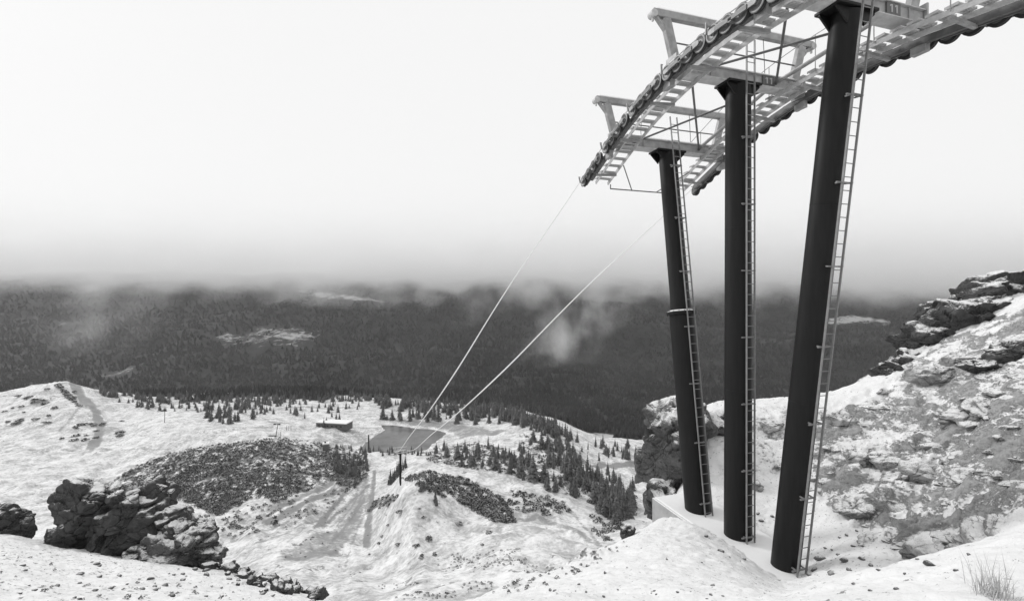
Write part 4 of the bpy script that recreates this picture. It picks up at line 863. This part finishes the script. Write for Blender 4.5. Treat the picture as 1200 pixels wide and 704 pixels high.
me = np_mesh('scree', np.concatenate(Vs), np.concatenate(Fs), M['rock_snowy'], False); set_lie(me, np.concatenate(Ls)); o = bpy.data.objects.new('scree', me); col.objects.link(o); tag(o, 'broken grey ledges and scree strewn over the rocky slope', 'scree', kind='stuff')

# loose stones
stv = []
for k in range(5):
    V, Fc = chunk((0, 0, 0), (1, 0.85, 0.6), 140 + k, sub=2, nplanes=12, rough=0.1, strata=0.0); me = np_mesh('stone', V, Fc, M['stone'], False); set_lie(me, lie_of(V, Fc, 1)); stv.append(me)
def stones(pts, label, group):
    for (px, py, r) in pts:
        p = hit(px, py, 2.5, 30)
        if p is None: continue
        o = bpy.data.objects.new('stone', random.choice(stv)); col.objects.link(o); s = r * p.y / F
        o.location = p + Vector((0, 0, s * 0.15)); o.scale = (s, s * random.uniform(0.7, 1.0), s * random.uniform(0.6, 1.0)); o.rotation_euler = (random.uniform(-0.2, 0.2), random.uniform(-0.2, 0.2), random.uniform(0, 6))
        tag(o, label, 'stone', group)
rs = random.Random(3)
stones([(961, 655, 7), (955, 668, 6), (974, 672, 5), (990, 657, 6), (984, 630, 3), (992, 627, 3), (1010, 655, 5), (975, 644, 2.5), (1000, 640, 3), (1012, 640, 2.5), (940, 660, 4), (967, 642, 2.5), (995, 668, 4), (948, 674, 4), (1004, 622, 2.5), (982, 650, 2.5), (1018, 630, 2.5), (1020, 662, 3)], 'loose dark stone lying in the snow beside the foot of the nearest steel column', 'stones at the column foot')
stones([(845, 646, 4), (830, 612, 3), (828, 628, 3), (886, 640, 3), (892, 610, 4), (888, 602, 3), (905, 605, 3), (880, 625, 2.5), (872, 655, 3), (895, 655, 3)], 'small stone in the snow between the steel columns', 'stones between the columns')
stones([(rs.uniform(20, 330), rs.uniform(660, 702), rs.uniform(1.5, 4.5)) for _ in range(46)], 'small stone poking through the snow of the left ledge', 'stones on the left ledge')
stones([(rs.uniform(600, 860), rs.uniform(650, 702), rs.uniform(1.2, 3.2)) for _ in range(34)], 'small stone poking through the snow bank in front of the columns', 'stones on the front bank')
stones([(1064, 645, 4), (1030, 668, 3), (1090, 662, 6), (1060, 672, 3), (1105, 640, 3), (1135, 650, 3), (1000, 684, 3), (1075, 655, 2.5), (1120, 668, 3), (1050, 690, 4), (1020, 692, 2.5)], 'stone half buried in the snow bank that bears the grass tuft', 'stones near the grass tuft')

# dry grass tuft
p = hit(1166, 698, 2.2, 8); gt = MB(); rg_ = random.Random(9)
for k in range(150):
    a = rg_.uniform(0, 6.28); l = rg_.uniform(0.12, 0.36); sp = rg_.uniform(0.1, 0.95); b0 = Vector((rg_.gauss(0, 0.06), rg_.gauss(0, 0.06), -0.03))
    dv = Vector((math.cos(a) * sp, math.sin(a) * sp, 1)).normalized(); s_ = dv.cross(Vector((0, 0, 1))).normalized() if sp > 0.05 else Vector((1, 0, 0)); w = 0.0022
    p1 = b0 + dv * l * 0.55; p2 = b0 + dv * l + Vector((math.cos(a), math.sin(a), -0.6)) * l * 0.22 * sp
    gt.add([b0 - s_ * w, b0 + s_ * w, p1 + s_ * w, p1 - s_ * w, p2], [(0, 1, 2, 3), (3, 2, 4)])
o = gt.build('grass_tuft', M['grass']); o.location = p; tag(o, 'frosted dry grass tuft growing out of the near snow bank', 'grass tuft')

# ------------------------------------------------------------------ conifers, shrubs
def conifer_mesh(k):
    rg = random.Random(300 + k); mb = MB(); mb.tube([(0, 0, -0.05), (0, 0, 0.5), (rg.uniform(-.01, .01), 0, 0.97)], [0.03, 0.018, 0.004], 5, 1)
    nt = rg.randint(9, 12); wid = rg.uniform(0.17, 0.25)
    for t in range(nt):
        u = t / (nt - 1); z = 0.10 + 0.86 * u; r = wid * (1 - u) ** 0.85 + 0.012; n = 8 if u < 0.7 else 5
        for j in range(n):
            a = 2 * math.pi * (j + rg.random() * 0.7) / n; l = r * rg.uniform(0.6, 1.2); d = Vector((math.cos(a), math.sin(a), 0)); s = Vector((-math.sin(a), math.cos(a), 0)); z0 = z + rg.uniform(-0.02, 0.02)
            tip = d * l + Vector((0, 0, z0 - l * rg.uniform(0.25, 0.6))); mid = d * l * 0.5 + Vector((0, 0, z0 + 0.012)); w = l * rg.uniform(0.25, 0.42) + 0.01
            mb.add([Vector((0, 0, z0 + 0.03)), mid + s * w - Vector((0, 0, 0.03)), tip, mid - s * w - Vector((0, 0, 0.03)), mid], [(0, 1, 4), (1, 2, 4), (2, 3, 4), (3, 0, 4)])
    o = mb.build('conifer', [M['needle'], M['bark']]); me = o.data; bpy.data.objects.remove(o); return me
CM = [conifer_mesh(k) for k in range(7)]
def shrub_mesh(k, nq=46):
    rg = random.Random(400 + k); mb = MB(); mb.tube([(0, 0, -0.1), (0, 0, 0.35)], [0.05, 0.03], 5, 1)
    for j in range(nq):
        a = rg.uniform(0, 6.28); e = math.asin(rg.uniform(0.05, 1)); r = rg.uniform(0.55, 1.0); c = Vector((math.cos(a) * math.cos(e) * r * 0.62, math.sin(a) * math.cos(e) * r * 0.62, 0.1 + math.sin(e) * r * 0.72))
        q1 = Vector((rg.gauss(0, 1), rg.gauss(0, 1), rg.gauss(0, 1))).normalized() * rg.uniform(0.14, 0.24); q2 = q1.cross(Vector((rg.gauss(0, 1), rg.gauss(0, 1), rg.gauss(0, 1)))).normalized() * rg.uniform(0.12, 0.2)
        mb.add([c - q1, c + q2, c + q1, c - q2], [(0, 1, 2, 3)])
    o = mb.build('shrub', [M['shrub'], M['bark']]); me = o.data; bpy.data.objects.remove(o); return me
SM = [shrub_mesh(k) for k in range(5)]
def in_poly(poly, rg):
    xs = [p[0] for p in poly]; ys = [p[1] for p in poly]
    while True:
        x, y = rg.uniform(min(xs), max(xs)), rg.uniform(min(ys), max(ys))
        if psdf(np.array([x]), np.array([y]), poly)[0] > 0: return x, y
def stand(poly, n, h, label, group, meshes=CM, name='conifer', cat='tree', dmin=100, dmax=900, seed=1, wide=1.0, pts=None):
    rg = random.Random(seed); out = 0
    for k in range(n if pts is None else len(pts)):
        px, py = in_poly(poly, rg) if pts is None else pts[k]
        p = hit(px, py, dmin, dmax)
        if p is None: continue
        o = bpy.data.objects.new(name, rg.choice(meshes)); col.objects.link(o); hh = rg.uniform(*h)
        o.location = p; hh *= rg.choice((0.6, 0.8, 1.0, 1.0, 1.15)); wq = rg.uniform(0.8, 1.7); o.scale = (hh * wide * wq, hh * wide * wq * rg.uniform(0.8, 1.2), hh); o.rotation_euler = (0, 0, rg.uniform(0, 6.28))
        tag(o, label, cat, group); out += 1
    return out
nT = 0
nT += stand([(430, 474), (470, 470), (540, 476), (580, 484), (612, 494), (570, 498), (520, 495), (470, 494), (440, 490)], 84, (9, 18), 'dark conifer on the snowy rise behind the reservoir', 'conifers behind the reservoir', seed=1)
nT += stand([(505, 527), (560, 521), (600, 530), (622, 546), (600, 556), (540, 549)], 46, (5, 10), 'dark conifer in the belt just below the reservoir shore', 'conifers below the reservoir', seed=2)
nT += stand([(610, 508), (650, 520), (692, 560), (745, 590), (738, 612), (715, 610), (680, 588), (640, 575), (604, 560)], 88, (6, 12.5), 'dark conifer in the long belt running down the right valley side', 'conifers down the valley side', seed=3)
nT += stand([(672, 524), (745, 522), (745, 538), (700, 540)], 26, (6, 11), 'dark conifer scattered on the snowy clearing past the valley road', 'conifers on the clearing', seed=4)
nT += stand([(478, 575), (500, 570), (530, 590), (510, 595)], 5, (4, 7), 'dark conifer on the face of the snowy knoll', 'conifers on the knoll face', seed=5)
nT += stand([], 0, (6, 9.5), 'slim dark conifer in the tight row beside the far lift tower', 'row beside the far tower', seed=6, pts=[(455 + 17 * u + j, 568 - 20 * u) for u in np.linspace(0, 1, 8) for j in (0, 3)], wide=0.6)
nT += stand([(236, 480), (300, 478), (300, 495), (262, 498), (240, 492)], 26, (9, 14), 'dark conifer in the small grove out on the snowfield', 'grove on the snowfield', seed=7)
nT += stand([(340, 484), (400, 480), (404, 488), (384, 504), (374, 500)], 14, (7, 11), 'dark conifer beside the long low building', 'conifers by the low building', seed=8)
nT += stand([(120, 458), (160, 470), (300, 478), (300, 484), (180, 482), (130, 470)], 30, (6, 11), 'dark conifer along the back edge of the snowfield', 'conifers at the back of the snowfield', seed=9)
# shrubs one can count
stand([(0, 470), (40, 458), (85, 450), (92, 470), (60, 500), (10, 505)], 26, (2.2, 4.0), 'dark dwarf shrub on the bare snow of the rounded hill', 'shrubs on the rounded hill', SM, 'shrub', 'shrub', seed=10, wide=1.6)
stand([], 0, (2.5, 4.5), 'dark shrub in the line climbing the rounded hill', 'line of shrubs on the rounded hill', SM, 'shrub', 'shrub', seed=11, wide=1.4, pts=[(68 + 24 * u, 452 + 24 * u) for u in np.linspace(0, 1, 11)])
stand([(55, 505), (80, 495), (110, 497), (150, 492), (152, 512), (90, 520), (60, 512)], 20, (2.0, 4.0), 'dark shrub beside the track at the foot of the rounded hill', 'shrubs by the hill track', SM, 'shrub', 'shrub', seed=12, wide=1.6)
stand([(430, 610), (470, 590), (560, 610), (600, 640), (480, 660), (420, 660)], 18, (0.5, 1.5), 'small low shrub dotted on the open face of the snowy knoll', 'shrubs on the knoll face', SM, 'shrub', 'shrub', seed=13, wide=1.4)

# the rest: ground cover too dense to count
def cover(name, specs, label, cat, mats, meshes, seed):
    rg = random.Random(seed); Vs, Fs, n = [], [], 0; base = []
    for m_ in meshes:
        v = np.zeros(len(m_.vertices) * 3); m_.vertices.foreach_get('co', v); f = [tuple(p.vertices) for p in m_.polygons]; tri = []
        for q in f: tri += [(q[0], q[k], q[k + 1]) for k in range(1, len(q) - 1)]
        base.append((v.reshape(-1, 3), np.array(tri)))
    for poly, cnt, h0, h1, dmin, dmax in specs:
        for k in range(cnt):
            px, py = in_poly(poly, rg); p = hit(px, py, dmin, dmax)
            if p is None: continue
            if (name == 'scattered_scrub' and vn2(np.array([p.x * 0.11]), np.array([p.y * 0.11]), 15)[0] < 0.56) or vn2(np.array([p.x * 0.07]), np.array([p.y * 0.07]), 5)[0] + 0.5 * vn2(np.array([p.x * 0.3]), np.array([p.y * 0.3]), 6)[0] < 0.38: continue
            v, f = rg.choice(base); hh = rg.uniform(h0, h1); a = rg.uniform(0, 6.28); c, s = math.cos(a) * hh, math.sin(a) * hh; w = rg.uniform(1.0, 1.5)
            Vs.append(np.stack([(v[:, 0] * c - v[:, 1] * s) * w + p.x, (v[:, 0] * s + v[:, 1] * c) * w + p.y, v[:, 2] * hh + p.z], -1)); Fs.append(f + n); n += len(v)
    me = np_mesh(name, np.concatenate(Vs), np.concatenate(Fs), mats); o = bpy.data.objects.new(name, me); col.objects.link(o); return tag(o, label, cat, kind='stuff')
lowS = [shrub_mesh(10 + k, 26) for k in range(3)]
cover('shrub_cover', [(MOUND, 6500, 0.4, 1.5, 170, 420), ([(200, 590), (300, 580), (420, 565), (380, 600), (280, 630), (230, 625)], 160, 0.7, 1.8, 150, 400), (BELTS[1][0], 1000, 0.5, 1.7, 130, 420), (BELTS[0][0], 600, 0.5, 1.6, 200, 460), (BELTS[2][0], 260, 0.8, 2.0, 150, 460),
      ([(436, 588), (460, 578), (468, 582), (455, 594), (430, 600)], 60, 0.8, 1.6, 130, 300), ([(600, 575), (660, 585), (668, 600), (620, 606), (590, 600)], 90, 0.8, 2.2, 130, 300), ([(690, 605), (735, 600), (720, 635), (700, 635)], 70, 0.7, 1.8, 100, 300)],
      'dense dark shrub cover on the mounds and knolls of the valley', 'shrubs', [M['shrub']], lowS, 21)
lowC = [conifer_mesh(20)]
cover('woodland', [([(640, 505), (700, 545), (745, 575), (745, 600), (700, 585), (640, 545)], 110, 5, 10, 150, 500), ([(390, 532), (430, 532), (432, 552), (412, 562), (392, 552)], 80, 4, 7, 200, 420), ([(580, 478), (650, 500), (680, 520), (640, 512), (600, 498)], 90, 8, 14, 300, 800), ([(700, 585), (742, 585), (740, 606), (720, 615)], 50, 5, 9, 120, 400), ([(430, 466), (500, 468), (600, 480), (640, 500), (560, 490), (450, 478)], 240, 8, 16, 400, 800), ([(110, 452), (250, 462), (420, 462), (440, 470), (300, 474), (180, 472), (120, 464)], 420, 7, 14, 500, 1000), ([(140, 470), (300, 474), (420, 470), (430, 480), (300, 486), (180, 482)], 120, 5, 11, 450, 900), ([(370, 520), (430, 527), (505, 528), (505, 534), (430, 534)], 60, 3, 6, 300, 480)],
      'mixed dark woodland crowding the right valley side', 'trees', [M['needle']], lowC, 22)
cover('scattered_scrub', [([(400, 660), (520, 650), (640, 640), (700, 640), (640, 680), (520, 702), (420, 702)], 900, 0.1, 0.55, 70, 260), ([(640, 655), (735, 615), (740, 640), (640, 690), (560, 700)], 70, 0.02, 0.07, 6, 18), ([(250, 600), (420, 580), (420, 660), (320, 660)], 160, 0.25, 0.8, 120, 300), ([(0, 640), (330, 690), (330, 703), (0, 703)], 60, 0.015, 0.06, 4, 18)],
      'fine scattered scrub and twigs poking through the snow', 'scrub', [M['shrub']], lowS, 23)

# ------------------------------------------------------------------ small structures in the valley
def house(px, py, w, dp, h, rot, label, cat, name, extra=None):
    p = hit(px, py, 200, 800); e = empty(name, p, math.radians(rot)); q = MB(); q.box((0, 0, h / 2 - 1.0), (w, dp, h + 2)); wl = q.build('wall', M['dark_wall'], e)
    q = MB(); q.box((0, 0, h + 0.35), (w + 1.2, dp + 1.2, 0.5)); rf = q.build('roof', M['concrete'], e); q = MB(); q.box((0, 0, h + 0.85), (w + 0.9, dp + 0.9, 0.5)); q.build('snow_layer', M['snow'], rf, bevel=0.2)
    for k in range(int(w // 5)):
        if w < 12: break
        g = MB(); g.box((-w / 2 + 3 + 5 * k, -dp / 2 - 0.02, h * 0.5), (2.2, 0.12, 1.4)); g.build('window', M['glass'], wl)
    if extra: extra(e)
    return tag(e, label, cat)
house(392, 500, 34, 13, 5.0, -10, 'long low building with a flat snowy roof above the reservoir', 'building', 'low_building')
def chim(e): q = MB(); q.box((-0.6, 0, 6.9), (1.4, 1.2, 1.6)); q.build('vent', M['dark_post'], e)
house(382, 527, 4.6, 4.6, 5.4, 20, 'small square hut on the crest of the shrubby mound', 'hut', 'hut', chim)
def pylon(px, py, h, label, arm=True, r=0.35, name='lift_pylon', cat='pylon', lean=0.0, seat=False):
    p = hit(px, py, 200, 900); e = empty(name, p); q = MB(); q.tube([(0, 0, -1), (lean, 0, h)], [r, r * 0.7], 10); q.build('post', M['dark_post'], e, True)
    if arm: q = MB(); q.beam((lean - 3.6, 0, h), (lean + 1.8, 0, h), 0.5, 0.6); q.build('crossarm', M['dark_post'], e); q = MB(); q.box((lean - 3.2, 0, h - 0.5), (2.2, 0.6, 0.7)); q.build('roller_box', M['dark_post'], e); q = MB(); q.box((lean + 1.4, 0, h - 0.5), (1.6, 0.6, 0.7)); q.build('roller_box', M['dark_post'], e)
    if seat: q = MB(); q.box((-3.0, 0, 0.3), (7.5, 0.8, 1.0)); q.build('base_beam', M['dark_post'], e)
    return tag(e, label, cat)
pylon(432, 529, 15.5, 'tall dark double post standing at the edge of the reservoir', arm=False, r=0.8, name='tall_post', cat='post')
pylon(323, 511, 11.5, 'dark leaning ski lift pylon with a top arm and a base beam', lean=2.2, seat=True)
pylon(329, 516, 8.0, 'short bare post right beside the leaning ski lift pylon', arm=False, r=0.25, name='marker_post', cat='post')
pylon(193, 495, 13.0, 'slim lone pylon standing out on the open snowfield', r=0.3)
for px in (336, 338.5, 341): pylon(px, 504, 4.5, 'short stake in the trio between the leaning pylon and the low building', arm=False, r=0.25, name='stake', cat='stake')['group'] = 'trio of stakes'

# ------------------------------------------------------------------ cloud lying on the mountain, and wisps of fog
def fog_mat(name, dens):
    m = bpy.data.materials.new(name); m.use_nodes = True; nt = m.node_tree; nt.nodes.clear(); out = nt.nodes.new('ShaderNodeOutputMaterial')
    v = nt.nodes.new('ShaderNodeVolumePrincipled'); v.inputs['Color'].default_value = (0.98, 0.98, 0.98, 1); v.inputs['Density'].default_value = dens; v.inputs['Anisotropy'].default_value = 0.2
    nt.links.new(v.outputs[0], out.inputs['Volume']); return m
def cloud_volume():
    m = bpy.data.materials.new('cloud_air'); m.use_nodes = True; nt = m.node_tree; nt.nodes.clear(); out = nt.nodes.new('ShaderNodeOutputMaterial')
    v = nt.nodes.new('ShaderNodeVolumePrincipled'); v.inputs['Color'].default_value = (0.995, 0.995, 0.995, 1); v.inputs['Anisotropy'].default_value = 0.15
    pos = nt.nodes.new('ShaderNodeNewGeometry').outputs['Position']; sp = nt.nodes.new('ShaderNodeSeparateXYZ'); nt.links.new(pos, sp.inputs[0])
    x, y, z = sp.outputs
    n1 = noise(nt, scaled(nt, pos, (1, 1, 1.3)), 0.0030, 3, 0.6); n2 = noise(nt, scaled(nt, pos, (1.1, 0.5, 0.8)), 0.0075, 3, 0.6)
    # height of the lower edge drops towards the mountain and wanders
    zb = lin(nt, y, 1400, 3100, 150, -20)
    h = math_(nt, 'SUBTRACT', math_(nt, 'ADD', z, math_(nt, 'ADD', math_(nt, 'MULTIPLY', math_(nt, 'SUBTRACT', n1, 0.5), 820), math_(nt, 'MULTIPLY', x, 0.022))), zb)
    lowf = ss(nt, h, -25, 170); topf = ss(nt, z, 120, 480, 1, 0); fr = ss(nt, y, 1100, 2500)
    den = math_(nt, 'MULTIPLY', math_(nt, 'MULTIPLY', lowf, topf), math_(nt, 'MULTIPLY', fr, 0.0024))
    # ragged wisps lower down
    for (px, py, d, ax, az, tilt, amt) in [(700, 372, 1700, 300, 70, 0.5, 0.0030), (150, 380, 1500, 240, 50, 1.1, 0.0026), (660, 400, 1500, 330, 110, 0.95, 0.0034), (600, 350, 1600, 260, 60, 0.3, 0.0022), (95, 365, 1600, 260, 90, 0.9, 0.0032), (190, 345, 1700, 300, 55, 0.1, 0.0020), (420, 350, 1800, 340, 40, 0.0, 0.0022)]:
        c = at(px, py, d); dx = math_(nt, 'SUBTRACT', x, c[0]); dz = math_(nt, 'SUBTRACT', z, c[2]); dy = math_(nt, 'MULTIPLY', math_(nt, 'SUBTRACT', y, c[1]), 1 / 170.0)
        ca, sa = math.cos(tilt), math.sin(tilt)
        u = math_(nt, 'MULTIPLY', math_(nt, 'ADD', math_(nt, 'MULTIPLY', dx, ca), math_(nt, 'MULTIPLY', dz, sa)), 1 / ax)
        w = math_(nt, 'MULTIPLY', math_(nt, 'SUBTRACT', math_(nt, 'MULTIPLY', dz, ca), math_(nt, 'MULTIPLY', dx, sa)), 1 / az)
        q = math_(nt, 'ADD', math_(nt, 'ADD', math_(nt, 'MULTIPLY', u, u), math_(nt, 'MULTIPLY', w, w)), math_(nt, 'MULTIPLY', dy, dy))
        f = math_(nt, 'MULTIPLY', ss(nt, q, 0.0, 1.6, 1, 0), math_(nt, 'MULTIPLY', ss(nt, n2, 0.45, 0.68), amt)); den = math_(nt, 'ADD', den, f)
    nt.links.new(den, v.inputs['Density']); nt.links.new(v.outputs[0], out.inputs['Volume']); return m
q = MB(); q.box((0, 2560, 150), (9000, 3100, 700)); cb = q.build('cloud_bank', cloud_volume()); tag(cb, 'low grey cloud bank swallowing the top of the forested mountain, with loose wisps below', 'cloud', kind='stuff')
hz = MB(); hz.box((0, 5000, 90), (24000, 10400, 1120)); ho = hz.build('haze', fog_mat('valley_haze', 0.00003)); tag(ho, 'thin pale haze in the valley air', 'haze', kind='stuff')
